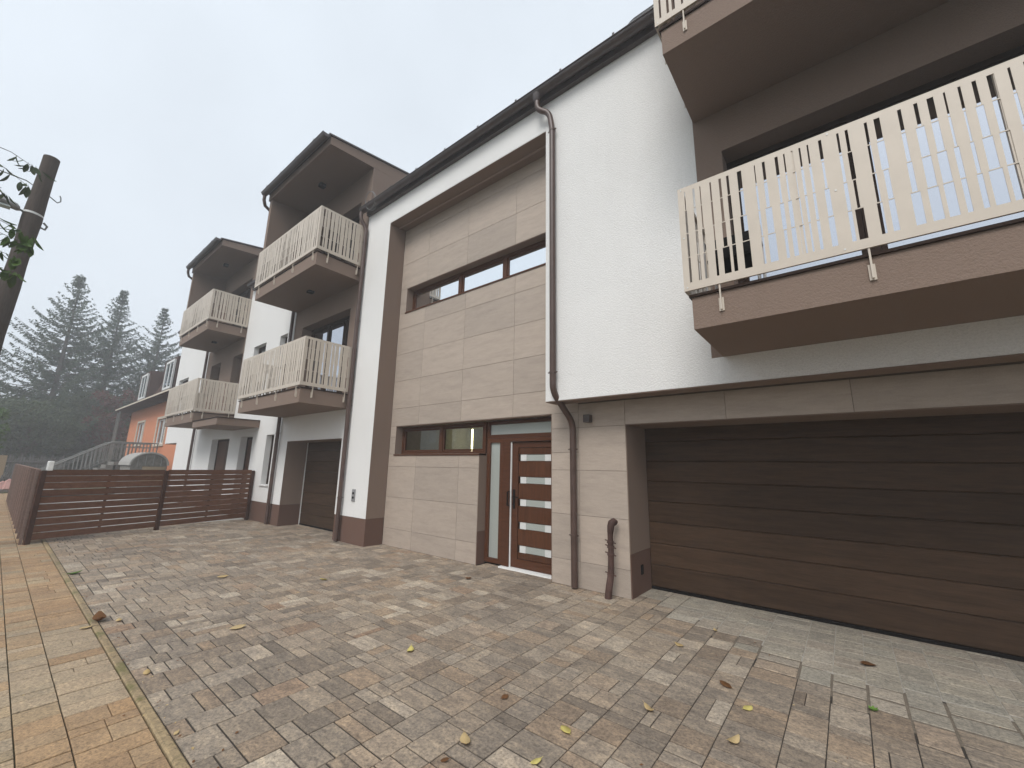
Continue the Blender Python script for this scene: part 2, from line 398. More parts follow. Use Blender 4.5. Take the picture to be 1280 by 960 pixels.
def lay(stones, parent, name, joint):
    """stones: (x0,x1,y0,y1,mat,ztop,c). the 300 that show largest become parts, the rest one part of stuff"""
    stones.sort(key=lambda s: -seen_area(*s[:4]))
    for s in stones[:300]:
        x0, x1, y0, y1, mat, zt, c = s
        key = (name, round(x1-x0, 3), round(y1-y0, 3), mat, c)
        if key not in PM:
            a, b = (x1-x0)/2, (y1-y0)/2
            me = bpy.data.meshes.new(name); mb = MB().cbox(-a, a, -b, b, -.05, 0, c)
            me.from_pydata(mb.v, [], mb.f); me.materials.append(M[mat]); PM[key] = me
        link(name, PM[key], ((x0+x1)/2, (y0+y1)/2, zt), parent)
    for mat in sorted({s[4] for s in stones[300:]}):
        mb = MB()
        for s in stones[300:]:
            if s[4] == mat: mb.cbox(*s[:4], s[5]-.05, s[5], s[6])
        mb.build(name+'_field', mat, parent, fix=False, kind='stuff')

# driveway: strips running to the house; stones of three lengths, some split
OUT = [(-2.6, 5.75), (-2.27, 5.52), (-1.31, 4.79), (-.71, 4.41), (-.27, 4.13), (.12, 3.93), (.52, 3.95), (7, 3.85)]
INN = [(-2.6, 5.8), (-1.69, 5.24), (-1.01, 4.93), (-.76, 4.79), (-.18, 4.51), (.36, 4.58), (.72, 4.54), (7, 4.5)]
lerp = lambda P, x: float(np.interp(x, [p[0] for p in P], [p[1] for p in P]))
st = []
x = -13.74
while x < 6.6:
    W = random.choice([.212, .212, .212, .318]); y = .936; first = True
    while y < 5.98:
        if W < .3: L = random.choices([.105, .16, .212, .318], [4, 2, 4, 2])[0]
        else: L = random.choices([.105, .16, .212], [3, 3, 4])[0]
        if first: L = random.choice([.105, .16, .212]); first = False
        near = -.25 < y-lerp(OUT, x+W/2) and y-lerp(INN, x+W/2) < .12 and x > -2.4
        if near: L = random.choice([.16, .212, .212, .318 if W < .3 else .16])
        y1 = min(y+L, 5.98)
        if y1-y < .05: break
        a0, b0 = x, x+W
        splits = [(a0, b0)]
        if L > .2 and random.random() < .2 and not near:
            k = random.choice([.5, .34, .66]); splits = [(a0, a0+W*k), (a0+W*k, b0)]
        for a, b in splits:
            yl = 5.98 if (b > -2.29 or a < -7.7) else (5.55 if (-4.99 < a and b < -3.4) else 5.306)
            if y < yl-.02:
                y1_ = y1; y1 = min(y1, yl)
                cx, cy = (a+b)/2, (y+y1)/2; o_ = cy-lerp(OUT, cx); n_ = cy-lerp(INN, cx)
                gap = .0018+random.random()*.0010; gy = .0050+random.random()*.0015; gap += .0008; mat = 'paver'; c_ = .0022
                if o_ > 0:
                    if n_ > 0: mat = 'paver_grey'; gap = .0035; gy = .0055; c_ = .0015
                    else:
                        gap = .0065+random.random()*.005; gy = .012+random.random()*.007; c_ = .0025
                        mat = 'paver_grey' if (o_ > .05 and random.random() < .6+o_) else 'paver'
                st.append((a+gap, b-gap, y+gy, max(y1-gy, y+gy+.012), mat, random.gauss(.0004, .0008), min(c_, .3*(y1-y)))); y1 = y1_
        y = y1
    x += W
lay(st, drive, 'paver', 'jointd')
def sheet(P, Q, z, mat, nm):
    pl = [tuple(p) for p in P]+[tuple(q) for q in Q[::-1]]
    m_ = MB(); n = len(P)
    m_.add([(a, b, z) for a, b in P]+[(a, lerp(Q, a), z) for a, b in P], [(i, i+1, n+i+1, n+i) for i in range(n-1)]); m_.build(nm, mat, drive)
sheet(OUT[1:], INN[1:], -.0034, 'jointg', 'sand_bed')
sheet(INN[1:], [(-3, 5.97), (8, 5.97)], -.0028, 'jointp', 'pale_sand_bed')

# pavement: courses along the street
st = []
ys = [(.55, .872), (.345, .55), (.03, .345), (-.165, .03), (-.48, -.165), (-.675, -.48), (-.99, -.675), (-1.28, -.99)]
for ci, (y0, y1) in enumerate(ys):
    x = -34+random.random()*.1
    while x < 2.5:
        t = random.choices([.11, .17, .21], [3, 4, 4])[0]
        gx = .009; yy = [(y0, y1)]
        if (y1-y0) > .25 and random.random() < .4:
            k = y0+(y1-y0)*random.choice([.36, .62, .5]); yy = [(y0, k), (k, y1)]
        for a, b in yy:
            n = math.sin(x*.9+1.1)+.5*math.sin(x*2.3+a*5)+random.gauss(0, .25)
            grey = -6.3 < x+random.gauss(0, .25) < -4.3 and random.random() < .85
            gy0 = .0035 if a == y0 else .0022; gy1 = .0035 if b == y1 else .0022
            st.append((x+gx/2, x+t-gx/2, a+gy0, b-gy1, 'swgrey' if grey else 'swpaver', random.gauss(0, .0016), .0028))
        x += t
lay(st, side, 'paver', 'joints')
# edging stones between pavement and driveway
x = -25.9; k = 0
while x < 6.5:
    L = 1.0 if not -3.6 < x < -3.2 else .9
    mat = 'edging_grey' if x > -3.4 else 'edging'
    mb = MB().cbox(x+.004, x+L-.004, .876, .932, -.15, .012, .009)
    mb.build('edging_stone', mat, drive, fix=False); x += L; k += 1

# ------------------------------------------------------------------ the building
BL = empty('apartment_building', (-8.6, 4.87, 0), 'modern white and brown apartment building with beige balconies, tiled recess and brown garage doors', 'building')
YW, YT = 4.87, 5.30

def window(parent, x0, x1, z0, z1, yf, mulls=(), fw=.055, glass='glass', frame='frame', depth=.07, sash=True, sill=None, sillmat='frame', label=None):
    """frame part with panes as sub-parts"""
    m = MB(); yb = yf+depth
    m.box(x0, x1, yf, yb, z1-fw, z1); m.box(x0, x1, yf, yb, z0, z0+fw)
    m.box(x0, x0+fw, yf, yb, z0+fw, z1-fw); m.box(x1-fw, x1, yf, yb, z0+fw, z1-fw)
    xs = [x0+fw]
    for q in mulls:
        m.box(q-fw*.75, q+fw*.75, yf, yb, z0+fw, z1-fw); xs += [q-fw*.75, q+fw*.75]
    xs.append(x1-fw)
    f = m.build('window', frame, parent, **({'label': label} if label else {}))
    for i in range(0, len(xs), 2):
        a, b = xs[i], xs[i+1]
        if sash:
            s = MB(); sw = fw*.75
            ya, yc = yf+.014, yf+depth-.012
            s.box(a+.004, b-.004, ya, yc, z1-fw-sw, z1-fw-.004); s.box(a+.004, b-.004, ya, yc, z0+fw+.004, z0+fw+sw)
            s.box(a+.004, a+sw, ya, yc, z0+fw+sw, z1-fw-sw); s.box(b-sw, b-.004, ya, yc, z0+fw+sw, z1-fw-sw)
            s.build('sash', frame, f); d = sw
        else: d = .001
        B('pane', glass, f, (a+d, b-d, yf+.032, yf+.045, z0+fw+d, z1-fw-d))
    if sill: B('sill', sillmat, f, (x0-.02, x1+.02, sill, yf+.003, z0-.032, z0-.004))
    return f

# --- bay 1 side, right part
wall('white_wall', 'white', BL, -3.3, -1.05, 2.54, 7.66, YW, 5.16)
wall('white_wall', 'white', BL, -1.05, 8.0, 2.54, 2.84, YW, 5.16)
wall('white_wall', 'white', BL, 2.46, 8.0, 2.84, 7.66, YW, 5.16)
wall('brown_wall', 'brown', BL, -1.05, 2.46, 2.84, 9.085, YW, 5.28, [(-.755, 1.78, 3.16, 5.38), (-.755, 1.78, 6.27, 8.27)])
B('soffit', 'brown', BL, (-3.3, 8.0, 4.875, 5.155, 2.528, 2.537))
# --- the tiled recess, its frame
wall('white_wall', 'white', BL, -7.65, -3.3, 7.12, 7.66, YW, 5.16)
wall('white_wall', 'white', BL, -8.6, -7.65, .53, 7.66, YW, 5.16)
B('recess_reveal', 'brown', BL, (-7.65, -7.642, 4.874, 5.298, .528, 7.108), (-7.642, -3.304, 4.876, 5.298, 7.108, 7.116))
B('plinth', 'plinth', BL, (-8.59, -7.648, 4.876, 5.298, 0, .526))
B('trim_bead', 'bead', BL, (-7.64, -3.31, 5.10, 5.135, 7.09, 7.106))
# tiled wall backing and tiles
ops = [(-7.42, -3.3, 5.0, 5.58), (-7.45, -3.48, 1.83, 2.42), (-4.99, -3.48, -.05, 1.83), (-2.29, 8, -.05, 2.2)]
tw = wall('tiled_wall', 'grout', BL, -7.655, 8.0, 0, 7.5, 5.308, 5.42, ops)
xs = [-7.64, -6.72, -5.49, -4.25, -3.01, -2.29, -1.04, .12, 1.35, 2.6, 3.8, 5.0, 6.2, 7.4, 8.0]
zs_low = [0, .34, .955, 1.575, 2.19, 2.80, 3.405, 4.015, 4.62, 5.23, 5.58, 6.20, 6.86, 7.47]
def tiles():
    for i in range(len(xs)-1):
        for j in range(len(zs_low)-1):
            a, b, c, d = xs[i], xs[i+1], zs_low[j], zs_low[j+1]
            if c >= 2.5 and a >= -3.2: continue
            if c < 2.3 < d and a > -3.2: d = 2.536
            if i >= 5 and c > 1: a, b, c, d = a, b, max(c, 2.2), d
            rects = [(a, b, c, d)]
            for o in ops:
                nr = []
                for (a1, b1, c1, d1) in rects:
                    if o[0] >= b1-1e-4 or o[1] <= a1+1e-4 or o[2] >= d1-1e-4 or o[3] <= c1+1e-4: nr.append((a1, b1, c1, d1)); continue
                    if c1 < o[2]: nr.append((a1, b1, c1, o[2]))
                    if d1 > o[3]: nr.append((a1, b1, o[3], d1))
                    lo, hi = max(c1, o[2]), min(d1, o[3])
                    if a1 < o[0]: nr.append((a1, o[0], lo, hi))
                    if b1 > o[1]: nr.append((o[1], b1, lo, hi))
                rects = nr
            for r in rects:
                if r[1]-r[0] < .03 or r[3]-r[2] < .02: continue
                gq = .0022
                MB().cbox(r[0]+gq, r[1]-gq, YT+random.uniform(-.0006, .0006), 5.3075, r[2]+gq, r[3]-gq, .0015, 'y-').build('tile', 'tile', tw, fix=False)
tiles()
# upper strip window in the tiles
B('window_reveal', 'brown', BL, (-7.418, -7.41, 5.303, 5.48, 5.0, 5.577), (-7.41, -3.31, 5.303, 5.48, 5.569, 5.577))
window(BL, -7.41, -3.32, 5.0, 5.565, 5.47, (-5.84, -4.63), .05, 'glass_bright', 'frame', sill=5.285)
# lower strip window, with the transom over the door
B('window_reveal', 'brown', BL, (-7.448, -7.44, 5.303, 5.48, 1.83, 2.417), (-7.44, -3.49, 5.303, 5.48, 2.409, 2.417))
window(BL, -7.44, -5.0, 1.83, 2.40, 5.47, (-6.19,), .05, 'glass_clear', 'frame', sill=5.285)
window(BL, -4.99, -3.49, 2.10, 2.40, 5.50, (), .06, 'frosted', 'frame', sash=False)
B('reveal', 'brown', BL, (-4.988, -4.98, 5.303, 5.50, .53, 1.825))
B('plinth', 'plinth', BL, (-4.988, -4.977, 5.304, 5.50, 0, .528))
# narrow frosted side light
f = window(BL, -4.975, -4.60, .035, 2.095, 5.49, (), .075, 'frosted', 'frame', sash=False, depth=.08)
B('threshold', 'whitepl', BL, (-4.60, -3.49, 5.42, 5.56, 0, .022))
# entrance door: frame, leaf, five glazed strips
fr = MB().box(-4.598, -4.45, 5.49, 5.57, .023, 2.095).box(-4.45, -3.49, 5.49, 5.57, 2.03, 2.095).box(-3.56, -3.49, 5.49, 5.57, .023, 2.03)
B('door_reveal', 'brown', BL, (-3.489, -3.481, 5.303, 5.50, 0, 2.42))
dr = fr.build('entrance_door', 'frame', BL)
B('seal_strip', 'whitepl', dr, (-4.448, -4.430, 5.51, 5.56, .024, 2.028))
lf = MB().box(-4.428, -4.30, 5.53, 5.575, .03, 2.02).box(-3.64, -3.562, 5.53, 5.575, .03, 2.02).box(-4.30, -3.64, 5.53, 5.575, 1.93, 2.02).box(-4.30, -3.64, 5.53, 5.575, .03, .16)
lf.build('door_leaf', 'frame', dr)
zc = [.315, .675, 1.035, 1.395, 1.76]
zz = [.16]+[v for z in zc for v in (z-.052, z+.052)]+[1.93]
for i in range(0, len(zz), 2):
    MB().cbox(-4.298, -3.642, 5.541, 5.57, zz[i]+.003, zz[i+1]-.003, .004, 'y-').build('door_panel', 'doorwood', dr, fix=False)
for z in zc:
    B('glass_strip', 'frosted', dr, (-4.13, -3.76, 5.546, 5.568, z-.049, z+.049))
    for a, b in ((-4.25, -4.13), (-3.76, -3.645)): B('steel_square', 'satin', dr, (a, b, 5.534, 5.569, z-.051, z+.051))
hd = MB().box(-4.395, -4.355, 5.518, 5.531, .93, 1.24)
hd.tube([(-4.375, 5.53, 1.12), (-4.375, 5.475, 1.12), (-4.25, 5.475, 1.115)], .010, 8); hd.tube([(-4.45, 5.49, .98), (-4.45, 5.44, .98), (-4.45, 5.44, 1.2), (-4.45, 5.49, 1.2)], .012, 8)
hd.tube([(-4.375, 5.53, 1.0), (-4.375, 5.49, 1.0)], .014, 8)
hd.build('door_handle', 'black', dr, smooth=True)
# room behind the lower strip window
B('room_interior', 'room', BL, (-7.7, -4.95, 8.2, 8.25, 0, 2.62), (-7.7, -7.65, 5.6, 8.2, 0, 2.62), (-5.0, -4.95, 5.62, 8.2, 0, 2.62), (-7.65, -5.0, 5.6, 8.2, 2.58, 2.62), (-7.65, -5.0, 5.6, 8.2, 0, .03))
MB().tube([(-7.22, 7.4, 1.95), (-7.22, 7.4, 2.52)], .02, 8).build('tube_lamp', 'lamp', BL)

def garage(parent, x0, x1, h, y, n, ph, label):
    fr = MB().box(x0-.03, x1+.03, y+.05, y+.09, 0, h+.05).build('garage_door', 'darkframe', parent, label=label)
    for k in range(n):
        z0 = .035+(k*ph); z1 = min(z0+ph, h)
        MB().cbox(x0, x1, y, y+.045, z0+.0008, z1-.0008, .010, 'y-').build('door_panel', 'garage', fr, fix=False)
    B('rubber_seal', 'black', fr, (x0, x1, y-.012, y+.045, .002, .034))
    return fr
garage(BL, -2.28, 2.52, 2.26, 5.97, 8, .281, 'wide dark brown sectional garage door')
B('garage_reveal', 'brown', BL, (-2.289, -2.281, 5.304, 6.0, .53, 2.198))
B('garage_reveal', 'brown', BL, (-2.281, 2.55, 5.306, 6.02, 2.192, 2.199))
B('plinth', 'plinth', BL, (-2.2895, -2.278, 5.306, 5.968, 0, .528))
B('garage_reveal', 'brown', BL, (2.55, 2.6, 5.304, 6.0, 0, 2.198))
wall('tiled_wall_side', 'tile', BL, 2.6, 8.0, 0, 2.2, 5.303, 5.42)
s = B('wall_socket', 'black', BL, (-2.277, -2.262, 5.60, 5.67, .24, .36)); bevel(s)
# wall lamp between door and garage
s = MB().box(-2.88, -2.78, 5.20, 5.296, 2.25, 2.36).build('wall_lamp', 'gutter', BL); bevel(s, .006)
# grey switch plate on the white pier
s = B('meter_plate', 'greypl', BL, (-8.21, -8.09, 4.852, 4.869, .84, 1.09)); bevel(s)
for k in range(2): B('plate_button', 'black', s, (-8.18, -8.12, 4.846, 4.853, .90+k*.09, .94+k*.09))

# --- bay 2, ground floor
wall('white_wall', 'white', BL, -12.1, -8.6, .53, 2.84, YW, 5.16, [(-11.66, -8.86, 0, 2.18)])
garage(BL, -11.64, -8.88, 2.2, 5.42, 8, .273, 'dark brown sectional garage door beneath the middle balconies')
B('door_track', 'satin', BL, (-11.64, -11.61, 5.405, 5.418, 0, 2.17))
B('garage_reveal', 'brown', BL, (-11.66, -11.652, 4.874, 5.40, .53, 2.176), (-8.868, -8.86, 4.874, 5.40, .53, 2.176), (-11.652, -8.868, 4.874, 5.40, 2.168, 2.176))
B('plinth', 'plinth', BL, (-13.6, -11.655, 4.877, 5.41, 0, .527)); B('plinth', 'plinth', BL, (-8.865, -8.592, 4.877, 5.41, 0, .527))
wall('white_wall', 'white', BL, -16.0, -12.1, .53, 7.66, YW, 5.16, [(-13.07, -12.54, 1.0, 2.4), (-15.1, -14.1, .5, 2.4), (-15.08, -14.08, 4.35, 5.4), (-13.04, -12.52, 4.35, 5.4)])
window(BL, -13.07, -12.54, 1.0, 2.4, 5.02, (), .05, 'glass', 'darkframe')
B('sill', 'whitepl', BL, (-13.10, -12.51, 4.83, 5.0, .965, .997))
window(BL, -15.08, -14.08, 4.35, 5.4, 5.02, (), .05, 'glass', 'darkframe')
window(BL, -13.04, -12.52, 4.35, 5.4, 5.02, (), .05, 'glass', 'darkframe')
def side_door(x0, x1, h, y=5.06):
    d = MB().box(x0, x0+.07, y, y+.07, 0, h).box(x1-.07, x1, y, y+.07, 0, h).box(x0+.07, x1-.07, y, y+.07, h-.07, h).build('house_door', 'darkframe', BL)
    MB().cbox(x0+.072, (x0+x1)/2-.002, y+.015, y+.06, .02, h-.075, .006, 'y-').build('door_leaf', 'frame', d, fix=False)
    MB().cbox((x0+x1)/2+.002, x1-.072, y+.015, y+.06, .02, h-.075, .006, 'y-').build('door_leaf', 'garage', d, fix=False)
    MB().tube([(x1-.2, y+.02, 1.05), (x1-.2, y-.03, 1.05), (x1-.3, y-.03, 1.05)], .01, 6).build('door_handle', 'satin', d)
side_door(-15.1, -14.1, 2.4); side_door(-17.9, -16.1, 2.4)
for a, b in ((-14.1, -13.602), (-16.1, -15.1), (-22.6, -17.9)): B('plinth', 'plinth', BL, (a, b, 4.877, 5.15, 0, .527))
# --- bays 2 and 3, upper floors
wall('brown_wall', 'brown', BL, -12.1, -8.6, 2.84, 9.085, YW, 5.28, [(-11.6, -9.06, 3.16, 5.36), (-11.6, -9.06, 6.27, 8.27)])
wall('white_wall', 'white', BL, -20.0, -16.0, .53, 2.84, YW, 5.16, [(-17.9, -16.1, .5, 2.4)])
wall('brown_wall', 'brown', BL, -20.0, -16.0, 2.84, 6.0, YW, 5.28, [(-19.43, -18.31, 4.1, 5.36), (-16.99, -16.08, 3.16, 5.36)])
wall('brown_wall', 'brown', BL, -19.5, -16.0, 6.0, 9.085, YW, 5.28, [(-18.7, -16.27, 6.27, 8.27)])
wall('white_wall', 'white', BL, -20.0, -19.5, 6.0, 7.66, YW, 5.16)
wall('white_wall', 'white', BL, -24.6, -20.0, 2.39, 7.66, YW, 5.16, [(-24.0, -22.5, 4.3, 5.3)])
wall('white_wall', 'white', BL, -22.6, -20.0, .53, 2.39, YW, 5.16)
B('passage_reveal', 'brown', BL, (-22.62, -22.603, 4.876, 9.0, 0, 2.38), (-24.6, -22.62, 4.876, 9.0, 2.37, 2.385))
window(BL, -24.0, -22.5, 4.3, 5.3, 5.02, (-23.25,), .05, 'glass', 'darkframe')
for a, b, c, d, mu, gl in ((-.755, 1.78, 3.16, 5.38, (.46,), 'glass_sky'), (-.755, 1.78, 6.27, 8.27, (.5,), 'glass_sky'), (-11.6, -9.06, 3.16, 5.36, (-10.6, -9.75), 'glass_sky'),
                           (-11.6, -9.06, 6.27, 8.27, (-10.3,), 'glass'), (-19.43, -18.31, 4.1, 5.36, (), 'glass'), (-16.99, -16.08, 3.16, 5.36, (), 'glass'), (-18.7, -16.27, 6.27, 8.27, (-17.5,), 'glass')):
    window(BL, a, b, c, d, 5.14, mu, .065, gl, 'darkframe')
# body behind and end wall, roofs
B('house_body', 'brown', BL, (-24.55, -7.72, 8.6, 12.0, 0, 7.6), (-7.72, 8.0, 8.6, 12, 0, 7.6), (-24.6, -24.5, 5.16, 8.6, 2.39, 7.6), (7.95, 8.0, 5.42, 8.6, 0, 7.6))
def roofslab(x0, x1):
    MB().prism([(4.80, 7.80), (4.80, 7.84), (12.2, 10.0), (12.2, 9.9)], x0, x1, 'yz').build('roof', 'roof', BL)
    B('fascia', 'gutter', BL, (x0, x1, 4.79, 4.868, 7.645, 7.80))
    B('soffit_filler', 'white', BL, (x0+.01, x1-.01, 4.87, 5.1, 7.66, 7.79))
def gutter(x0, x1, y, z, r=.085, name='gutter'):
    m = MB(); n = 12
    prof = [(y+r*math.cos(math.pi+math.pi*i/n), z+r*math.sin(math.pi+math.pi*i/n)) for i in range(n+1)]
    inn = [(y+(r-.006)*math.cos(2*math.pi-math.pi*i/n), z+(r-.006)*math.sin(2*math.pi-math.pi*i/n)) for i in range(n+1)]
    pts = prof+inn; k = len(pts)
    vs = [(x0, a, b) for a, b in pts]+[(x1, a, b) for a, b in pts]
    m.add(vs, [(i, k+i, k+(i+1) % k, (i+1) % k) for i in range(k)])
    half = [(y, z)]; 
    for xx in (x0, x1): m.add([(xx, a, b) for a, b in prof], [tuple(range(len(prof)))])
    m.tube([(x0, y-r-.004, z), (x1, y-r-.004, z)], .011, 8)
    g_ = m.build(name, 'gutter', BL, smooth=True)
    q = x0+.4
    while q < x1:
        c = MB(); c.box(q, q+.03, y-r-.012, y+r+.01, z+.006, z+.014); c.box(q, q+.03, y-r-.022, y-r-.010, z-.01, z+.03)
        c.build('gutter_clip', 'gutter', g_); q += .9
    return g_
roofslab(-8.595, -1.06); roofslab(-15.9, -12.11); roofslab(-24.7, -20.01); roofslab(2.47, 8.0)
gutter(-8.66, -1.06, 4.70, 7.775); gutter(-15.9, -12.2, 4.70, 7.775); gutter(-24.75, -20.0, 4.70, 7.775); gutter(2.47, 8.0, 4.70, 7.775)
def bay_roof(x0, x1):
    m = MB()
    m.prism([(3.72, 8.96), (3.72, 9.16), (12, 10.46), (12, 9.9), (4.95, 9.07)], x0, x1, 'yz')
    r_ = m.build('bay_roof', 'brown', BL)
    MB().prism([(3.66, 9.165), (3.66, 9.205), (12, 10.51), (12, 10.47)], x0-.03, x1+.03, 'yz').build('roof_sheet', 'gutter', r_)
    B('fin_wall', 'brown', BL, (x0+.003, x0+.15, 3.76, 4.868, 6.26, 9.06))
    for a, b in ((x0+.002, x0+.2), (x1-.2, x1-.002)): B('bay_side_wall', 'brown', BL, (a, b, 5.162, 8.6, 7.62, 9.2))
    gutter(x0-.05, x1+.02, 3.60, 9.15, .08)
    MB().tube([(x0-.0, 3.60, 9.07), (x0-.0, 3.60, 8.93), (x0-.04, 3.66, 8.80), (x0-.07, 3.80, 8.74), (x0-.07, 4.6, 8.66), (x0-.07, 4.80, 8.5), (x0-.07, 4.80, 7.9)], .045, 10).build('downspout', 'pipe', BL, smooth=True)
    c = B('ceiling_lamp', 'black', BL, ((x0+x1)/2+.10, (x0+x1)/2+.24, 4.25, 4.39, 8.90, 8.99)); bevel(c)
for x0, x1 in ((-12.1, -8.6), (-19.5, -16.0), (-1.05, 2.46)): bay_roof(x0, x1)

# --- balconies: one built, the others copied
def panel(parent, L, place, seed):
    """perforated sheet: slats with stepped edges between slots, plus bands; place(u,v,d)->xyz"""
    rr = random.Random(seed)
    z0, z1 = .36, 1.41; b0, b1 = z0+.075, z1-.05
    zs = [b0, b0+(b1-b0)*.27, b0+(b1-b0)*.53, b0+(b1-b0)*.79, b1]
    slots = []; u = .055
    while u < L-.06:
        wmax = rr.choice([.015, .018, .021, .025, .042])
        if u+wmax > L-.055: break
        c = u+wmax/2; ws = [wmax*k_*rr.choice([.6, .9, 1, 1.1]) for k_ in (1.3, 1.1, .95, .8)]
        if wmax < .03 and rr.random() < .25: ws[0] *= 1.5
        slots.append((c, ws)); u += wmax+rr.choice([.032, .038, .052, .060, .072, .090])
    edges = [(0.0, [0]*4)]+slots+[(L, [0]*4)]
    for i in range(len(edges)-1):
        (ca, wa), (cb, wb) = edges[i], edges[i+1]
        left = []; right = []
        for k in range(4):
            left += [(ca+wa[k]/2, zs[k]), (ca+wa[k]/2, zs[k+1])]
            right += [(cb-wb[k]/2, zs[k]), (cb-wb[k]/2, zs[k+1])]
        poly = right+left[::-1]
        pl = [poly[0]]
        for p in poly[1:]:
            if abs(p[0]-pl[-1][0])+abs(p[1]-pl[-1][1]) > 1e-5: pl.append(p)
        n = len(pl); m = MB()
        m.add([place(a, b, 0) for a, b in pl]+[place(a, b, .005) for a, b in pl],
              [tuple(range(n)), tuple(range(2*n-1, n-1, -1))]+[(j, n+j, n+(j+1) % n, (j+1) % n) for j in range(n)])
        m.build('slat', 'rail', parent)
    m = MB()
    def pb(u0, u1, v0, v1, d0, d1):
        ps = [place(a, b, d) for d in (d0, d1) for a, b in ((u0, v0), (u1, v0), (u1, v1), (u0, v1))]
        m.add(ps, [(0,1,2,3),(7,6,5,4),(0,4,5,1),(1,5,6,2),(2,6,7,3),(3,7,4,0)])
    pb(0, L, z0, b0, 0, .005); pb(0, L, b1, z1, 0, .005)
    pb(0, L, z1-.03, z1-.002, .005, .030); pb(0, L, z0+.004, z0+.03, .005, .030)       # folded lips behind
    for c, ws in slots:
        for z in zs[1:4]: pb(c-max(ws)/2-.001, c+max(ws)/2+.001, z-.004, z+.004, .0005, .0045)
    for q in np.arange(.9, L-.2, 1.12): pb(q, q+.02, z0+.03, z1-.03, .006, .035)
    m.build('rail_band', 'rail', parent)
    m = MB()
    for q in list(np.arange(.03, L, 1.12)):
        for z in (z0+.03, (z0+z1)/2, z1-.025):
            a = place(q, z, -.003); 
            m.add([place(q+dx*.006, z+dz*.006, d) for d in (-.003, 0) for dx, dz in ((-1,-1),(1,-1),(1,1),(-1,1))], [(0,1,2,3),(7,6,5,4),(0,4,5,1),(1,5,6,2),(2,6,7,3),(3,7,4,0)])
    m.build('rivets', 'satin', parent)
def balcony():
    X0, X1 = -12.08, -8.66; zb = 2.84
    sl = MB().box(X0, X1, 3.74, 4.866, zb, zb+.30).build('balcony', 'brown', BL)
    B('slab_cover', 'darkframe', sl, (X0-.02, X1+.02, 3.72, 4.864, zb+.302, zb+.325))
    xa, xb, yf = X0-.05, X1+.05, 3.70
    panel(sl, xb-xa, lambda u, v, d: (xa+u, yf+d, zb+v), 3)
    panel(sl, 4.86-yf-.008, lambda u, v, d: (xb-d, yf+.008+u, zb+v), 5)
    panel(sl, 4.86-yf-.008, lambda u, v, d: (xa+d, yf+.008+u, zb+v), 6)
    def br(px, py, dx, dy):
        m = MB(); t = .006
        if dx == 0: m.box(px-t, px+t, py, 3.739, zb+.13, zb+.37); m.box(px-.02, px+.02, 3.728, 3.7385, zb+.12, zb+.24)
        else: m.box(min(px, px+dx), max(px, px+dx), py-t, py+t, zb+.13, zb+.37); m.box(min(px+dx, px+dx*.8), max(px+dx, px+dx*.8), py-.02, py+.02, zb+.12, zb+.24)
        m.build('bracket', 'rail', sl)
    for q in (-11.84, -10.85, -9.80, -8.80): br(q, 3.706, 0, 1)
    for q in (3.98, 4.70):
        br(xb-.004, q, -.045, 0); br(xa+.004, q, .045, 0)
    return sl
b2 = balcony()
b2u = copy_tree(b2, BL, (0, 0, 3.09))
b1 = copy_tree(b2, BL, (11.15, 0, 0)); b1u = copy_tree(b2, BL, (11.04, 0, 3.09))
b3 = copy_tree(b2, BL, (-7.36, 0, 0)); b3u = copy_tree(b2, BL, (-7.40, 0, 3.09))
for sl_, zb_ in ((b2u, 5.93), (b1u, 5.93), (b3u, 5.93)):
    xx = WPOS[sl_.name].x+.09
    c = B('ceiling_lamp', 'black', sl_, (xx, xx+.15, 4.30, 4.44, zb_-.05, zb_-.001)); bevel(c)
can = B('canopy', 'brown', BL, (-15.98, -13.70, 3.76, 4.866, 2.64, 2.835))
B('canopy_sheet', 'darkframe', can, (-15.97, -13.68, 3.74, 4.864, 2.838, 2.86))

# --- downspouts
def downspout(pts, r, clips):
    d = MB().tube(pts, r, 14).build('downspout', 'pipe', BL, smooth=True)
    for (x, y, z) in clips:
        m = MB().tube([(x, y, z-.012), (x, y, z+.012)], r+.007, 14); m.box(x-r-.03, x+r+.03, y-.008, y+.006, z-.008, z+.008)
        m.tube([(x, y, z), (x, y+.12, z)], .007, 6)
        m.build('pipe_clip', 'pipe', d)
    return d
def bend(pts, k=5, r=.12):
    """round the corners of a polyline"""
    ps = [Vector(p) for p in pts]; outp = [ps[0]]
    for i in range(1, len(ps)-1):
        a, b, c = ps[i-1], ps[i], ps[i+1]; u = (a-b).normalized()*min(r, (a-b).length*.45); v = (c-b).normalized()*min(r, (c-b).length*.45)
        for t in np.linspace(0, 1, k): outp.append((b+u)*(1-t)**2+b*2*t*(1-t)+(b+v)*t**2)
    outp.append(ps[-1]); return outp
downspout(bend([(-3.36, 4.70, 7.62), (-3.36, 4.70, 7.44), (-3.17, 4.78, 7.33), (-3.13, 4.80, 7.0), (-3.13, 4.80, 2.66), (-3.06, 5.22, 2.26), (-3.06, 5.22, .02)]), .046,
          [(-3.13, 4.80, 6.98), (-3.13, 4.80, 2.94), (-3.06, 5.22, 1.87), (-3.06, 5.22, .69)])
m = MB().tube([(-3.36, 4.70, 7.60), (-3.36, 4.70, 7.66), (-3.36, 4.70, 7.72)], [.05, .075, .085], 14); m.build('pipe_hopper', 'gutter', BL, smooth=True)
downspout(bend([(-8.62, 4.66, 7.68), (-8.62, 4.66, 7.5), (-8.56, 4.79, 7.3), (-8.56, 4.79, .02)]), .046, [(-8.56, 4.79, 6.9), (-8.56, 4.79, 4.9), (-8.56, 4.79, 2.9), (-8.56, 4.79, .9)])
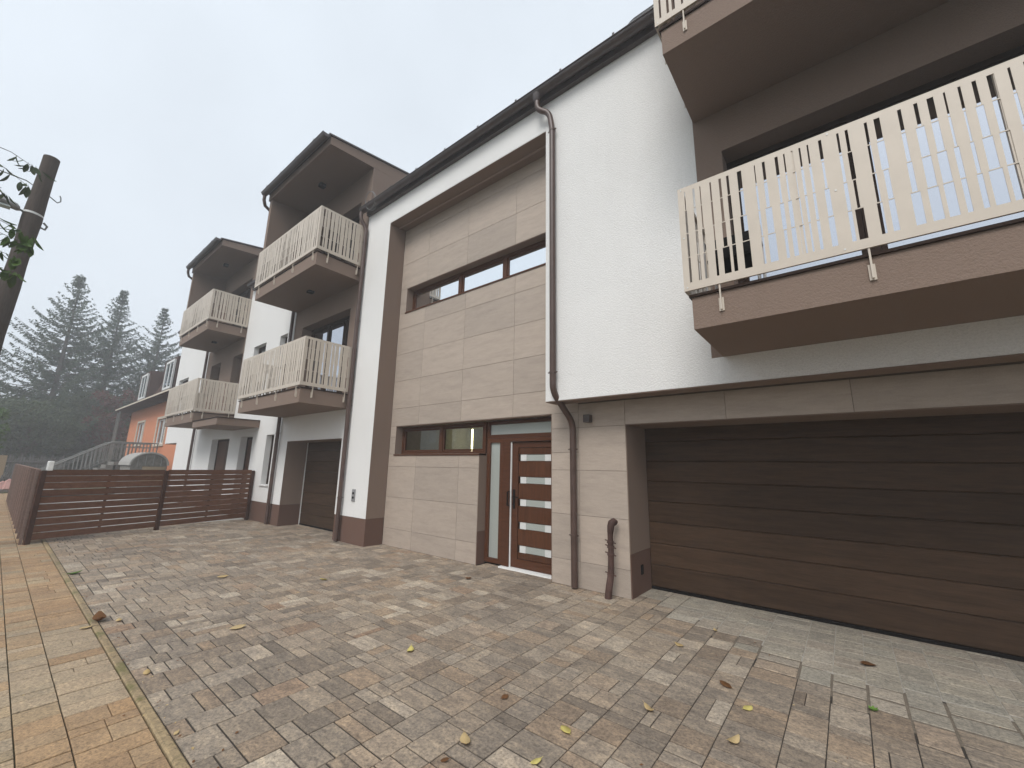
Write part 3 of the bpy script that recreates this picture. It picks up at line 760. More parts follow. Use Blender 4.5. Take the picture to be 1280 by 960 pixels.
downspout(bend([(-12.14, 4.70, 7.68), (-12.14, 4.70, 7.5), (-12.14, 4.79, 7.3), (-12.14, 4.79, .02)]), .046, [(-12.14, 4.79, 4.9), (-12.14, 4.79, 2.4)])
downspout(bend([(-19.98, 4.70, 7.68), (-19.98, 4.70, 7.5), (-19.98, 4.79, 7.3), (-19.98, 4.79, .02)]), .046, [(-19.98, 4.79, 4.9), (-19.98, 4.79, 2.4)])

# ------------------------------------------------------------------ small things by the house
pts = [(-2.53, 5.14, 0), (-2.515, 5.14, .12), (-2.49, 5.15, .28), (-2.485, 5.155, .45), (-2.48, 5.155, .6), (-2.485, 5.155, .74), (-2.48, 5.15, .80), (-2.468, 5.14, .87), (-2.458, 5.15, .915), (-2.445, 5.185, .93), (-2.44, 5.21, .915)]
vp = empty('vent_pipe', (-2.53, 5.14, 0), 'short rusty brown pipe standing by the tiled wall left of the wide garage', 'pipe')
MB().tube(pts[:5], [.046, .044, .041, .039, .037], 14).build('pipe_stem', 'rust', vp, smooth=True)
MB().tube(pts[4:8], [.036, .035, .038, .038], 14).build('pipe_neck', 'rust', vp, smooth=True)
MB().tube(pts[6:], [.040, .046, .048, .046, .043], 14).build('pipe_elbow', 'rust', vp, smooth=True)
for z, dx in ((.29, 0), (.62, .0), (.68, .0), (.53, 0)):
    xx = np.interp(z, [p[2] for p in pts[:7]], [p[0] for p in pts[:7]]); m = MB()
    m.tube([(xx, 5.152, z-.012), (xx+.002, 5.15, z+.012)], [.047, .045], 12); m.tube([(xx-.075, 5.15, z+.02), (xx+.072, 5.15, z-.01)], .008, 6)
    m.build('hose_clamp', 'rust', vp)
def ring(cx, cy, cz, r, tilt, n=24, tr=.004):
    M_ = Matrix.Rotation(tilt[0], 3, 'X') @ Matrix.Rotation(tilt[1], 3, 'Y')
    return [Vector((cx, cy, cz))+M_ @ Vector((r*math.cos(2*math.pi*i/n), 0, r*math.sin(2*math.pi*i/n))) for i in range(n+1)]
m = MB()
for k in range(3): m.tube(ring(-8.2+.01*k, 4.62+.01*k, 7.80, .20+.008*k, (.2+.1*k, .15)), .004, 5)
m.build('cable_loop', 'greypl', label='thin grey cable coiled in a loop over the left end of the long gutter', cat='cable')
m = MB()
for k in range(9): m.tube(ring(-1.72+.04*k, 4.98, 8.06, .24, (.1, .9+.03*k)), .006, 5)
m.build('wire_coil', 'greypl', label='loose coil of grey wire lying on the roof edge beside the upper right balcony', cat='wire coil')
# white patio chair on the right balcony
ch = empty('patio_chair', (-.62, 4.25, 3.165), 'white framed chair with dark seat behind the left end of the right balcony railing', 'chair')
for a in (-.86, -.42):
    for b, h in ((4.02, .62), (4.46, .88)):
        MB().tube([(a, b, 3.166), (a, b, 3.166+h)], .014, 8).build('leg', 'chairw', ch)
    MB().tube([(a, 4.02, 3.79), (a, 4.46, 3.82)], .016, 8).build('armrest', 'chairw', ch)
B('seat', 'black', ch, (-.84, -.44, 4.04, 4.44, 3.58, 3.61))
B('backrest', 'black', ch, (-.84, -.44, 4.445, 4.465, 3.68, 4.02))

# ------------------------------------------------------------------ fences
def slat_fence(p, q, name, label, mat, heights, nposts, gapseed, h=1.37, groups=None):
    f = empty(name, (p[0], p[1], 0), label, 'fence')
    P_, Q_ = Vector(p), Vector(q); d = (Q_-P_)
    for t in nposts:
        c = P_+d*t; u = d.normalized()*.04
        o = MB().obox(c-u, c+u, .075, 0, h+.005).build('post', 'post', f); bevel(o, .004)
    for s0, s1 in zip(nposts[:-1], nposts[1:]):
        a = P_+d*s0+d.normalized()*.042; b = P_+d*s1-d.normalized()*.042
        for z0, z1 in heights:
            o = MB().obox(a, b, .022, z0, z1, off=random.uniform(-.003, .003)+.0).build('slat', mat, f)
        L = (b-a).length; k = max(1, int(L/1.1))
        for j in range(1, k+1):
            c = a+(b-a)*(j/(k+1)); u = d.normalized()*.02
            MB().obox(c-u, c+u, .03, .10, h-.01, off=.03).build('batten', 'post', f)
    return f
hts = []; z = .075
for k in range(10):
    gp = .010 if k >= 7 else .017
    hts.append((z, z+.118)); z += .118+gp
slat_fence((-12.31, .66), (-13.53, 4.80), 'slat_fence', 'brown horizontal slat fence running from the pavement corner to the white house wall', 'fence', hts, [0, .49, 1.0], 1)
f = B('closing_board', 'fence', None, (-13.50, -13.40, 4.50, 4.80, .06, 1.36)); bpy.data.objects.remove(f)
# street run of the fence: boards and posts alternate front and back
sf = empty('street_fence', (-12.4, .62, 0), 'weathered brown board fence running away along the orange pavement', 'fence')
x = -12.40; k = 0
while x > -24:
    x1 = x-1.9
    for z0, z1 in hts:
        MB().obox((x-.04, .62), (x1+.04, .62), .022, z0, z1+.006, off=random.uniform(-.003, .003)).build('slat', 'fence_x', sf)
    for px in (x, x-.95): MB().box(px-.035, px+.035, .565, .605, 0, 1.39).build('post', 'fence_x', sf)
    x = x1
s = MB().box(-12.62, -12.30, .70, .78, 1.375, 1.56).build('post_cap_box', 'whitepl', label='small white box on top of the fence corner post', cat='box'); bevel(s, .01)

# ------------------------------------------------------------------ utility pole, street lamp
up = empty('utility_pole', (-12.5, -.45, 0), 'weathered wooden utility pole at the left edge of the pavement', 'pole')
pp = []; rr = []
for i in range(17):
    t = i/16; pp.append((-12.5, -.50+.22*t, 7.88*t)); rr.append(.175-.055*t+.006*math.sin(i*2.1)+(.012 if 6.2 < 7.88*t < 6.9 else 0))
MB().tube(pp, rr, 16).build('pole_shaft', 'pole', up, smooth=True)
m = MB().tube([(-12.5, -.325, 6.50), (-12.5, -.322, 6.54)], .150, 16); m.build('pole_band', 'satin', up)
MB().tube([(-12.5, -.20, 7.05), (-12.5, -.10, 6.98), (-12.5, -.05, 6.95), (-12.5, -.01, 7.0), (-12.5, -.02, 7.08), (-12.5, -.04, 7.12)], .011, 6).build('hook', 'iron', up)
MB().tube([(-12.5, -.16, 6.42), (-12.5, -.10, 6.36), (-12.5, -.12, 6.28), (-12.5, -.18, 6.30)], .02, 6).build('insulator', 'iron', up)
MB().tube([(-12.5, -.40, 6.95), (-12.5, -.42, 7.15), (-12.5, -.52, 7.20), (-12.5, -1.6, 7.25)], .012, 6).build('cable_bracket', 'iron', up)
sl = empty('street_lamp', (-12.5, -.44, 6.5), 'grey street lamp head on a short arm fixed to the wooden pole', 'street lamp')
MB().tube([(-12.45, -.38, 6.50), (-12.45, -.52, 6.53)], .022, 8).build('lamp_arm', 'iron', sl)
hm = MB()
for i, (dy, hh, ww) in enumerate([(0, .05, .06), (.05, .10, .11), (.2, .12, .13), (.45, .11, .13), (.62, .06, .10)]): pass
secs = [(-.50, .045, .06), (-.54, .085, .11), (-.70, .10, .14), (-.98, .095, .14), (-1.14, .05, .10)]
vs = []; fs = []
for (yy, hh, ww) in secs:
    zc_ = 6.53+(-.5-yy)*.22
    for j in range(12):
        t = 2*math.pi*j/12; vs.append((-12.45+ww*math.cos(t), yy, zc_+hh*math.sin(t)*(1 if math.sin(t) > 0 else .5)))
for i in range(len(secs)-1):
    for j in range(12): fs.append((i*12+j, i*12+(j+1) % 12, (i+1)*12+(j+1) % 12, (i+1)*12+j))
fs += [tuple(range(12)), tuple(range(59, 47, -1))]
MB().add(vs, fs).build('lamp_head', 'greypl', sl, smooth=True)
MB().box(-12.53, -12.37, -1.0, -.62, 6.485, 6.52).build('lamp_glass', 'frosted', sl)

# ------------------------------------------------------------------ leaves
def leaf_mesh(L, Wd, curl, fold, rr):
    """a leaf with midrib fold and curl"""
    n = 6; vs = []; fs = []
    for i in range(n+1):
        t = i/n; wd = Wd/2*math.sin(math.pi*min(1, t*.93+.04))**.8; z = curl*(t-.5)**2*4*L
        yy = (t-.5)*L
        vs += [(-wd, yy, z+fold*wd+rr.uniform(-.002, .002)), (0, yy, z), (wd, yy, z+fold*wd+rr.uniform(-.002, .002))]
    for i in range(n):
        a = i*3; fs += [(a, a+1, a+4, a+3), (a+1, a+2, a+5, a+4)]
    b = len(vs); vs += [(-.0012, -L/2, curl*L), (.0012, -L/2, curl*L), (.0012, -L*.72, curl*L*1.3), (-.0012, -L*.72, curl*L*1.3)]; fs.append((b, b+1, b+2, b+3))
    return vs, fs
def fallen(px, py, L, mat, label, seed, curl=.12, fold=.25, rz=None):
    d = ray_ground(px, py); rr = random.Random(seed)
    L *= 1.35; vs, fs = leaf_mesh(L, L*.6, curl, fold, rr); a = rz if rz is not None else rr.uniform(0, 6.28)
    me = bpy.data.meshes.new('fallen_leaf'); me.from_pydata(vs, [], fs)
    me.polygons.foreach_set('use_smooth', [True]*len(me.polygons)); me.materials.append(M[mat])
    o = link('fallen_leaf', me, (d[0], d[1], .006), None, label=label, cat='leaf', group='fallen leaves on the paving'); o.rotation_euler = (rr.uniform(-.15, .15), rr.uniform(-.15, .15), a)
    sm = o.modifiers.new('thick', 'SOLIDIFY'); sm.thickness = .0012
def ray_ground(px, py):
    cm = SC.camera.matrix_world; F = 511.61789
    d = cm.to_3x3() @ Vector(((px-640)/F, -(py-480)/F, -1)); k = -CAMZ/d.z
    return d.x*k, d.y*k
FL = [(513, 814, .075, 'ly', 'curled bright yellow leaf alone in the middle of the driveway', .2, .1),
      (707, 914, .075, 'ly', 'yellow green oval leaf, lowest but one at the bottom centre of the driveway', .05, .2),
      (581, 930, .075, 'lt', 'crumpled tan and yellow leaf at the bottom left of the centre driveway', .25, .5),
      (670, 954, .05, 'ly', 'small yellow leaf cut by the lower edge of the picture', .1, .2),
      (811, 889, .06, 'lt', 'tan leaf curled upright, left of the small red brown stain', .3, .5),
      (849, 808, .06, 'lt', 'pale tan leaf nearest the garage corner of the driveway', .2, .4),
      (935, 887, .06, 'ly', 'yellow leaf lying in front of the sandy stones of the garage apron', .1, .2),
      (918, 929, .065, 'lt', 'brownish tan leaf at the bottom right of the driveway', .3, .4),
      (1086, 833, .09, 'lb', 'long brown rolled leaf on the grey stones before the wide garage door', .1, .6),
      (894, 789, .045, 'lt', 'tiny cream leaf just before the grey stones of the garage apron', .2, .3),
      (907, 858, .07, 'lb', 'reddish brown leaf scrap on the dark stone before the garage apron', .1, .4),
      (631, 873, .05, 'lb', 'small red brown leaf in the centre foreground of the driveway', .1, .3),
      (556, 952, .035, 'lb', 'tiny dark red leaf scrap beside the crumpled tan leaf', .1, .3),
      (123, 777, .13, 'lb', 'dark curled dead leaf clump lying by the edging stones', .35, .6),
      (107, 786, .07, 'lt', 'tan leaf on the edging stone beside the dark leaf clump', .1, .3),
      (148, 777, .06, 'lt', 'pale small leaf right of the dark leaf clump', .2, .3),
      (183, 842, .055, 'lt', 'cream leaf on the dark stones near the lower left edging', .1, .2),
      (297, 786, .10, 'lt', 'wide pale tan leaf in the left middle of the driveway', .1, .3),
      (278, 722, .10, 'lt', 'pale orange leaf in the far left part of the driveway', .1, .3),
      (404, 725, .08, 'ly', 'pale yellow leaf halfway between fence and entrance door', .1, .3),
      (93, 718, .12, 'lgr', 'dark green leaf beside the edging stones near the fence', .2, .4),
      (220, 918, .03, 'lt', 'tiny cream scrap by the grey edging stone', .1, .3),
      (585, 724, .09, 'lb', 'brown leaf on the paving in front of the tiled wall left of the door', .1, .4)]
for i, (a, b, L, mt, lb, cu, fo) in enumerate(FL): fallen(a, b, L, mt, lb, i+40, cu, fo)
gp = empty('weed', (*ray_ground(1092, 889), 0), 'tiny green weed sprouting between the stones of the garage apron', 'weed')
for k in range(7):
    vs, fs = leaf_mesh(.035, .02, .2, .3, random.Random(k)); m = MB()
    Mx = Matrix.Rotation(k*.9, 3, 'Z') @ Matrix.Rotation(.35, 3, 'X'); o_ = WPOS[gp.name]
    m.add([tuple(Mx @ (Vector(v)+Vector((0, .018, 0)))+o_+Vector((0, 0, .004))) for v in vs], fs); m.build('leaf', 'lgr', gp, fix=False)

# crumbs, seeds and bits of leaf scattered over the paving
rr = random.Random(99); m = MB(); m2 = MB()
for k in range(420):
    edge = rr.random()
    if edge < .35: X_, Y_ = rr.uniform(-12, -1), .94+abs(rr.gauss(0, .05))
    elif edge < .55: X_, Y_ = rr.uniform(-7.4, -2.4), 5.29-abs(rr.gauss(0, .06))
    else: X_, Y_ = rr.uniform(-11, 1), rr.uniform(.3, 5.2)
    a = rr.uniform(0, 3.14); L = rr.uniform(.004, .013); w_ = L*rr.uniform(.3, .7); c_, s_ = math.cos(a), math.sin(a)
    vs = [(X_+c_*u-s_*v, Y_+s_*u+c_*v, .004+h) for u, v, h in ((-L, 0, 0), (0, -w_, .001), (L, 0, .003), (0, w_, .004))]
    (m if rr.random() < .4 else m2).add(vs, [(0, 1, 2, 3)])
m.build('leaf_crumbs', 'lt', fix=False, kind='stuff'); m2.build('leaf_crumbs', 'lb', fix=False, kind='stuff')

# near tree whose twigs reach over the pole
nt_ = empty('leafy_tree', (-9.6, -2.2, 0), 'green tree whose leafy twigs hang in front of the wooden pole', 'tree')
MB().tube([(-9.6, -2.2, 0), (-9.62, -2.15, 1.6), (-9.55, -2.0, 3.2), (-9.4, -1.7, 4.6), (-9.3, -1.5, 6.0)], [.14, .12, .10, .07, .03], 10).build('trunk', 'bark', nt_, smooth=True)
rr = random.Random(5)
def twig(pts, nleaf, L, mat='leafg'):
    MB().tube(pts, [.010-.008*i/(len(pts)-1) for i in range(len(pts))], 6).build('twig', 'bark', nt_)
    for k in range(nleaf):
        t = (1-rr.random()**1.6*.65)*(len(pts)-1)-1e-4; i = min(int(t), len(pts)-2); p = Vector(pts[i]).lerp(Vector(pts[i+1]), t-i)
        l = L*rr.uniform(.7, 1.25)
        vs, fs = leaf_mesh(l, l*.42, .12, .2, rr)
        Mx = Matrix.Rotation(rr.uniform(0, 6.28), 3, 'Z') @ Matrix.Rotation(rr.uniform(-1.4, -.3), 3, 'X')
        m = MB().add([tuple(p+Mx @ (Vector(v)+Vector((0, l*.6, 0)))) for v in vs], fs); m.build('leaf', mat, nt_, fix=False)
tips = [[(-9.3, -1.5, 6.0), (-9.1, -1.0, 6.05), (-9.0, -.58, 5.98), (-9.0, -.28, 5.85)],
        [(-9.3, -1.5, 5.9), (-9.1, -1.0, 5.85), (-9.0, -.62, 5.72), (-9.0, -.34, 5.55)],
        [(-9.3, -1.5, 5.6), (-9.1, -1.0, 5.5), (-9.0, -.70, 5.42), (-9.0, -.50, 5.3)],
        [(-9.4, -1.6, 4.7), (-9.2, -1.0, 5.0), (-9.0, -.60, 4.95), (-9.0, -.18, 4.80)],
        [(-9.4, -1.7, 4.4), (-9.2, -1.0, 4.75), (-9.0, -.55, 4.75), (-9.0, -.16, 4.66)],
        [(-9.5, -1.8, 4.0), (-9.2, -1.1, 4.5), (-9.0, -.6, 4.5), (-9.0, -.20, 4.42)],
        [(-9.5, -1.9, 3.6), (-9.2, -1.1, 4.1), (-9.0, -.65, 4.25), (-9.0, -.22, 4.20)]]
for i, t in enumerate(tips): twig(t, 16 if i < 3 else 26, .15 if i < 3 else .18, 'leafg' if i > 2 else 'leafd')

# ------------------------------------------------------------------ trees
def quads_obj(name, V, mat, parent, **t):
    """V: (n,4,3) array of quads"""
    n = len(V); me = bpy.data.meshes.new(name); o = np.array(WPOS[parent.name])
    co = (V.reshape(-1, 3)-o).astype(np.float32)
    me.vertices.add(n*4); me.vertices.foreach_set('co', co.ravel()); me.loops.add(n*4); me.loops.foreach_set('vertex_index', np.arange(n*4, dtype=np.int32))
    me.polygons.add(n); me.polygons.foreach_set('loop_start', np.arange(0, n*4, 4, dtype=np.int32)); me.update(calc_edges=True); me.validate()
    me.materials.append(M[mat]); return link(name, me, o, parent, **t)
def sprays(C, D, L, W_):
    """C centres (n,3), D direction (n,3) unit, lengths, widths -> quads (kite)"""
    n = len(C); r = rng.normal(size=(n, 3)); s = np.cross(D, r); s /= np.linalg.norm(s, axis=1, keepdims=True)
    L = L[:, None]; W_ = W_[:, None]
    return np.stack([C, C+D*L*.45+s*W_, C+D*L, C+D*L*.45-s*W_], axis=1)
def spruce(x, y, h, rmax, label, z0=1.2):
    t = empty('spruce_tree', (x, y, -.1), label, 'tree', 'tall spruces beyond the houses')
    MB().tube([(x, y, -.1), (x+.1, y, h*.4), (x, y+.05, h*.98)], [.28, .18, .02], 8).build('trunk', 'bark', t, smooth=True)
    Cs, Ds, Ls, Ws = [], [], [], []; bm_ = MB(); z = z0
    while z < h-.15:
        f = (z-z0)/(h-z0); Rr = rmax*((1-f)**.9)*rng.uniform(.6, 1.2)*(.55+.45*min(1, (1-f)*3))+.10; nb = int(5+3*(1-f)); ph = rng.uniform(0, 6.28)
        for b in range(nb):
            if rng.random() < .10: continue
            a = ph+b*6.283/nb+rng.normal(0, .18); Lb = Rr*rng.uniform(.65, 1.15); dz = rng.uniform(-.05, .22)*(1-f)+f*.35
            ns = max(5, int(Lb/.16)); ts = np.linspace(.12, 1, ns)
            px = x+np.cos(a)*Lb*ts; py = y+np.sin(a)*Lb*ts; pz = z+Lb*(-.38*ts*(1-f)+.46*ts**2.2+dz*ts*.5)
            if Lb > 1.2: bm_.tube([(x, y, z), (px[ns//2], py[ns//2], pz[ns//2]), (px[-1], py[-1], pz[-1])], [.035, .02, .006], 4, cap=False)
            for k in range(ns):
                for sgn in range(9):
                    side_a = a+rng.uniform(-1.5, 1.5)
                    d = np.array([np.cos(side_a), np.sin(side_a), rng.uniform(-1.5, .15) if sgn else .5]); d /= np.linalg.norm(d)
                    Cs.append((px[k]+rng.normal(0, .05), py[k]+rng.normal(0, .05), pz[k]+rng.normal(0, .04))); Ds.append(d)
                    Ls.append(rng.uniform(.22, .50)*(1.05-.3*ts[k])*(1-.55*f)); Ws.append(rng.uniform(.025, .055))
        z += rng.uniform(.30, .52)*(1.1-.35*f)
    bm_.build('limbs', 'bark', t, fix=False)
    quads_obj('crown', sprays(np.array(Cs), np.array(Ds), np.array(Ls), np.array(Ws)), 'spruce', t)
def bushy(x, y, h, r, mat, label, name='broadleaf_tree', cat='tree', n=9000, leaf=.14, z0=.25, group=None):
    t = empty(name, (x, y, -.1), label, cat, group)
    MB().tube([(x, y, -.1), (x+.1, y, h*.35), (x-.05, y+.1, h*.75)], [r*.07, r*.05, .02], 7).build('trunk', 'bark', t, smooth=True)
    nc = 34; cen = []
    for k in range(nc):
        v = rng.normal(size=3); v /= np.linalg.norm(v); q = rng.uniform(.35, .95)
        cen.append((x+v[0]*r*q, y+v[1]*r*q, h*(z0+(1-z0)*.5)+v[2]*h*(1-z0)*.48*q, r*rng.uniform(.18, .38)))
    C = []
    for cx, cy, cz, cr in cen:
        m_ = n//nc; v = rng.normal(size=(m_, 3)); v /= np.linalg.norm(v, axis=1, keepdims=True); C.append(np.array([cx, cy, cz])+v*cr*rng.uniform(.5, 1.05, (m_, 1)))
    C = np.concatenate(C); D = rng.normal(size=C.shape); D[:, 2] -= .3; D /= np.linalg.norm(D, axis=1, keepdims=True)
    lm = MB()
    for cx, cy, cz, cr in cen[:12]: lm.tube([(x, y, h*.3), ((x+cx)/2, (y+cy)/2, (h*.35+cz)/2), (cx, cy, cz)], [r*.03, r*.02, .01], 5, cap=False)
    lm.build('limbs', 'bark', t, fix=False)
    quads_obj('crown', sprays(C, D, rng.uniform(.7, 1.3, len(C))*leaf*1.5, rng.uniform(.5, 1.0, len(C))*leaf*.5), mat, t)
spruce(-48, 2.1, 16.9, 6.2, 'tallest and widest spruce, leftmost of the three behind the orange house')
spruce(-50, 5.0, 16.9, 6.3, 'middle spruce of the three, its narrow tip between the other two')
spruce(-52, 8.4, 16.9, 6.3, 'right spruce of the three, just beside the balconies of the far bay')
spruce(-56, -1.5, 11.5, 5.0, 'lower dark spruce at the far left, its limbs ending near the wooden pole')
bushy(-44, 1.2, 6.2, 3.4, 'leafd', 'dark bushy tree left of the iron stair rail', n=15000)
bushy(-46, 4.6, 7.0, 3.2, 'leafd', 'dark dense tree directly behind the iron stair rail', n=15000)
bushy(-50, 7.0, 8.0, 3.4, 'leafd', 'dark leafy tree filling the gap between spruces and orange house', n=15000)
bushy(-43.5, 5.2, 7.4, 1.5, 'leafr', 'reddish leaved tree in front of the dark trees by the orange house', n=3500)
bushy(-52, -2.4, 5.6, 3.0, 'leafd', 'dark round tree at the far left behind the picket fence', n=12000)
bushy(-31, -.55, 4.1, .9, 'leafg', 'light green shrub at the left edge of the picture', n=4500, leaf=.10, name='garden_shrub', cat='shrub')
# far wood
C = np.stack([rng.uniform(-95, -60, 26000), rng.uniform(-25, 60, 26000), rng.uniform(0, 1, 26000)], 1)
C[:, 2] = C[:, 2]**.8*(6+1.6*np.sin(C[:, 1]*.45)+1.2*np.sin(C[:, 1]*1.3+C[:, 0]*.2))
D = rng.normal(size=C.shape); D /= np.linalg.norm(D, axis=1, keepdims=True)
fw = empty('tmp', (-75, 0, 0)); o = quads_obj('far_wood', sprays(C, D, rng.uniform(.5, 1.1, len(C)), rng.uniform(.2, .4, len(C))), 'leafd', fw, kind='stuff')
o.parent = None; o.location = (-75, 0, 0); bpy.data.objects.remove(fw)

# ------------------------------------------------------------------ orange house, stairs, neighbours
OH = empty('orange_house', (-31.5, 5.5, 0), 'orange rendered house with brown mansard roof behind the white building', 'house')
wall('house_wall', 'orange', OH, -38.2, -24.9, .9, 5.1, 5.5, 5.75, [(-35.3, -33.5, 2.6, 3.95), (-30.1, -28.2, 2.5, 3.9)])
wall('base_wall', 'oldstone', OH, -38.25, -24.85, 0, .9, 5.45, 5.8)
B('end_wall', 'orange', OH, (-38.2, -37.95, 5.75, 12, 0, 5.1)); B('back_wall', 'darkroom', OH, (-37.9, -24.9, 7.0, 7.1, 0, 5.0))
for (a, b, c, d) in ((-35.3, -33.5, 2.6, 3.95), (-30.1, -28.2, 2.5, 3.9)):
    window(OH, a, b, c, d, 5.56, ((a+b)/2,), .08, 'glass', 'whitepl', sash=False)
    B('window_surround', 'wcream', OH, (a-.16, a, 5.46, 5.498, c-.12, d+.12), (b, b+.16, 5.46, 5.498, c-.12, d+.12), (a, b, 5.46, 5.498, d, d+.12), (a, b, 5.44, 5.498, c-.12, c))
# eave with rafters and pale edge
ev = MB().prism([(4.75, 4.92), (4.75, 4.99), (5.9, 5.35), (5.9, 5.25)], -39.0, -24.9, 'yz').build('eave', 'mansard', OH)
x = -38.9
while x < -25: B('rafter', 'mansard', ev, (x, x+.09, 4.80, 5.49, 4.83, 4.97)); x += .55
B('eave_edge', 'wcream', ev, (-39.0, -24.9, 4.725, 4.748, 4.93, 5.01))
MB().prism([(5.35, 5.22), (6.2, 7.35), (9, 7.9), (9, 5.2)], -36.6, -24.9, 'yz').build('mansard_roof', 'mansard', OH)
for a in (-35.2, -29.2):
    d_ = MB().prism([(5.20, 5.25), (5.15, 7.0), (6.3, 7.1), (6.3, 5.25)], a, a+2.7, 'yz').build('dormer', 'mansard', OH)
    window(d_, a+.95, a+2.45, 5.35, 6.75, 5.07, (a+1.7,), .12, 'glass', 'blueish', sash=False) if False else None
    fm = MB().box(a+.9, a+1.02, 5.06, 5.14, 5.3, 6.85).box(a+2.4, a+2.52, 5.06, 5.14, 5.3, 6.85).box(a+1.02, a+2.4, 5.06, 5.14, 6.73, 6.85).box(a+1.02, a+2.4, 5.06, 5.14, 5.3, 5.42).box(a+1.65, a+1.77, 5.07, 5.13, 5.42, 6.73)
    fm.build('dormer_window', 'blueish', d_); B('pane', 'glass', d_, (a+1.02, a+2.4, 5.09, 5.11, 5.42, 6.73))
B('side_post', 'iron', OH, (-38.95, -38.87, 4.85, 4.93, 0, 4.9)); B('side_post', 'iron', OH, (-38.3, -38.2, 4.85, 4.93, 0, 4.9))
ps = empty('stone_staircase', (-29.3, 3, 0), 'grey stone outside staircase climbing to the landing of the orange house', 'staircase')
B('landing', 'oldstone', ps, (-30.2, -28.4, 3.8, 5.44, 1.36, 1.52)); B('landing_wall', 'oldstone', ps, (-30.0, -28.6, 3.9, 5.44, 0, 1.36))
for k in range(9): B('step', 'oldstone', ps, (-30.1, -28.5, 3.8-.26*(k+1), 3.8-.26*k-.003, max(0, 1.36-.165*(k+1)-.25), 1.36-.165*k+.01))
for yy, nm, lb in ((-28.45, 'stair_railing', 'nearer wrought iron railing climbing beside the stone stairs'), (-30.15, 'stair_railing', 'farther wrought iron railing on the other side of the stone stairs')):
    ir = empty(nm, (yy, 3, 0), lb, 'railing')
    zt = lambda y: 2.50 if y > 3.6 else 2.50-(3.6-y)*.66
    zb = lambda y: 1.62 if y > 3.6 else max(.1, 1.62-(3.6-y)*.66)
    m = MB().tube([(yy, 5.4, 2.5), (yy, 3.6, 2.5), (yy, 1.3, zt(1.3))], .035, 6); m.tube([(yy, 5.4, 1.64), (yy, 3.6, 1.64), (yy, 1.35, zb(1.35)+.03)], .022, 6)
    m.tube([(yy, 5.4, 2.28), (yy, 3.6, 2.28), (yy, 1.3, zt(1.3)-.22)], .018, 6); m.build('handrail', 'iron', ir)
    y = 5.35
    while y > 1.3:
        MB().tube([(yy, y, zb(y)), (yy, y, zt(y))], .018 if (round(y*10) % 3) else .03, 5).build('baluster', 'iron', ir); y -= .14
# barrel shelter over the cellar entrance
cs = empty('cellar_shelter', (-25, 4.3, 0), 'barrel roofed grey cellar shelter on a stone block in front of the orange house', 'shelter')
B('stone_block', 'oldstone', cs, (-26.3, -24.1, 3.75, 5.0, 0, 1.40)); B('shelter_front', 'board', cs, (-24.098, -24.05, 4.15, 4.95, .6, 1.35))
arc = [(4.35+.68*math.cos(t), 1.40+.58*math.sin(t)) for t in np.linspace(0, math.pi, 13)]; arc2 = [(4.35+.62*math.cos(t), 1.40+.52*math.sin(t)) for t in np.linspace(math.pi, 0, 13)]
MB().prism(arc+arc2, -26.4, -23.9, 'yz').build('barrel_roof', 'concrete', cs)
MB().prism(arc2, -26.3, -24.05, 'yz').build('end_panel', 'oldstone', cs)
for q in (-.4, -.13, .13, .4): MB().tube([(-23.95, 4.35+q, 1.38), (-23.95, 4.35+q, 1.4+.58*math.sqrt(max(.02, 1-(q/.68)**2))-.05)], .015, 5).build('grille_bar', 'iron', cs)
pk = empty('pink_house', (-58, 12, 0), 'pale pink house showing through the branches of the spruces', 'house')
B('house_wall', 'pinkw', pk, (-66, -57, 6, 16, 0, 7.2)); MB().prism([(5.5, 7.2), (11, 10.2), (16.5, 7.2)], -66.4, -56.6, 'yz').build('roof', 'mansard', pk)
for k in range(3):
    for z in (1.2, 4.2): B('window', 'glass', pk, (-57.0, -56.96, 7.2+k*3, 8.4+k*3, z, z+1.5))
dh = empty('dark_roofed_house', (-62, -4, 0), 'low house with dark roof at the left edge behind the trees', 'house')
B('house_wall', 'opp', dh, (-68, -58, -9, 1.0, 0, 4.2)); MB().prism([(-9.6, 4.2), (-4, 7.6), (1.6, 4.2)], -68.5, -57.5, 'yz').build('roof', 'roof', dh)
# picket fence, board, grass strip, log at the far left
pf = empty('picket_fence', (-36, .9, 0), 'old grey picket fence beyond the brown board fence', 'fence')
k = 0
y = -.3
while y < 2.6:
    h = 1.75+.12*math.sin(k*1.7)
    MB().prism([(y, 0), (y+.07, 0), (y+.07, h-.1), (y+.035, h), (y, h-.1)], -36.02, -36.0, 'yz').build('picket', 'picket', pf); y += .105; k += 1
for z in (.5, 1.4): B('rail', 'picket', pf, (-35.998, -35.96, -.3, 2.6, z, z+.07))
bd = MB().box(-34.0, -33.95, -.55, .45, .75, 1.75).box(-34.0, -33.95, -.5, -.42, 0, .75).box(-34, -33.95, .32, .4, 0, .75); bd.build('notice_board', 'board', label='plain tan board on two short legs at the left edge of the picture', cat='board')
MB().tube([(-31.2, -.9, .02), (-31.0, .2, .05), (-30.9, 1.0, .02)], [.13, .14, .12], 8).build('fallen_log', 'bark', smooth=True, label='brown log lying across the far end of the pavement', cat='log')
rk = empty('stone_heap', (-33.4, .9, 0), 'low pinkish stone heap behind the log', 'stones')
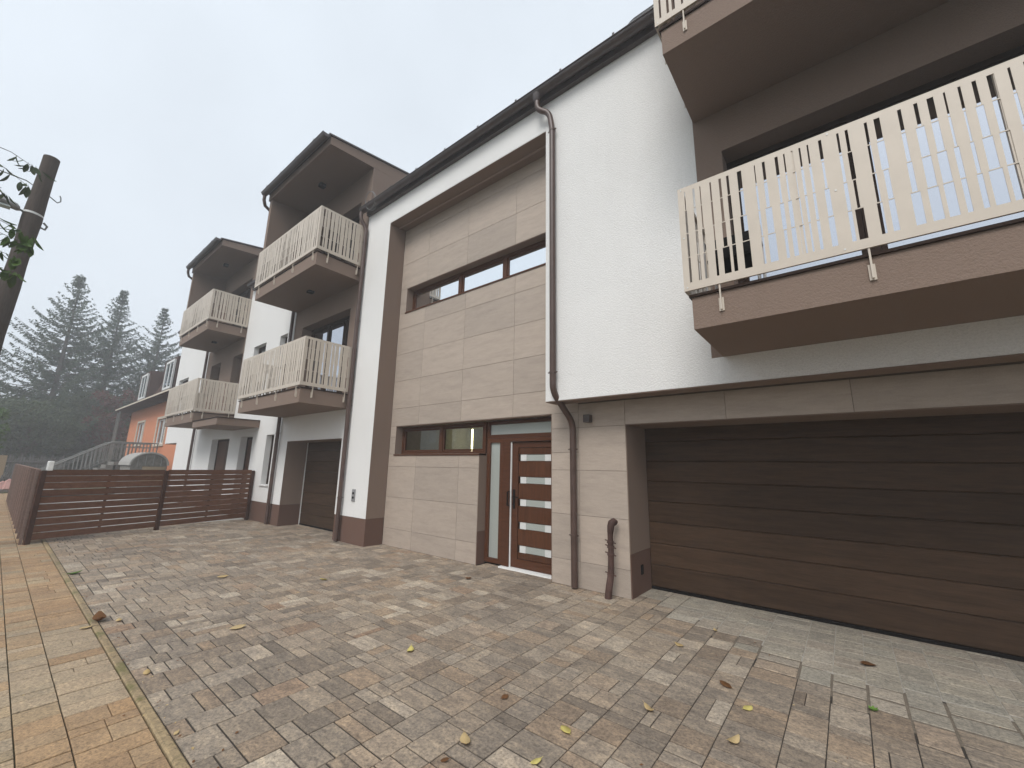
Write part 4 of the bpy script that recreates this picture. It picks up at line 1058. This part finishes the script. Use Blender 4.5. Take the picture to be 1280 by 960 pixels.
for k in range(7): MB().tube([(-33.4+.1*k, .3+.2*k, 0), (-33.4, .3+.2*k, .2+.1*(k % 3)), (-33.3, .3+.2*k, .35+.1*(k % 3))], [.24, .2, .05], 6).build('stone', 'pinkw', rk)
n = 9000
C = np.stack([rng.uniform(-36, -30.6, n), rng.uniform(-2.3, 2.2, n), np.full(n, -.08)], 1); D = rng.normal(0, .35, (n, 3)); D[:, 2] = 1; D /= np.linalg.norm(D, axis=1, keepdims=True)
fw = empty('tmp', (-33, 0, -.08)); o = quads_obj('grass', sprays(C, D, rng.uniform(.10, .24, n), rng.uniform(.008, .016, n)), 'grass', fw, kind='stuff'); o.parent = None; o.location = (-33, 0, -.08); bpy.data.objects.remove(fw)
# block across the street, seen only mirrored in the windows
ob = empty('housing_block', (-28, -20, 0), 'pale housing block across the street, mirrored in the strip window by the door', 'building')
opn = [(x0, x0+1.5, z0, z0+1.4) for x0 in np.arange(-47, -12, 3.2) for z0 in (1.2, 4.2)]
wall('block_wall', 'opp', ob, -50, -10, -.1, 7.2, -20.3, -20, opn); B('block_body', 'darkroom', ob, (-50, -10, -30, -20.6, -.1, 7.1)); 
for a, b, c, d in opn: MB().box(a, b, -20.2, -20.16, c, d).box((a+b)/2-.04, (a+b)/2+.04, -20.159, -20.1, c, d).build('window', 'blueish', ob)
MB().prism([(-30.5, 7.2), (-25, 9.6), (-19.5, 7.2)], -50.5, -9.5, 'yz').build('roof', 'roof', ob)

# ------------------------------------------------------------------ haze
hz = MB().box(-295, 295, -295, 295, -1.6, 19.5).build('haze', M['black'], kind='stuff')
hm_ = bpy.data.materials.new('haze_air'); hm_.use_nodes = True; t = hm_.node_tree; t.nodes.clear()
o_ = t.nodes.new('ShaderNodeOutputMaterial'); pv = t.nodes.new('ShaderNodeVolumePrincipled')
pv.inputs['Color'].default_value = (.93, .96, 1, 1); pv.inputs['Density'].default_value = .0048; pv.inputs['Anisotropy'].default_value = .2
t.links.new(pv.outputs[0], o_.inputs['Volume']); hz.data.materials.clear(); hz.data.materials.append(hm_)
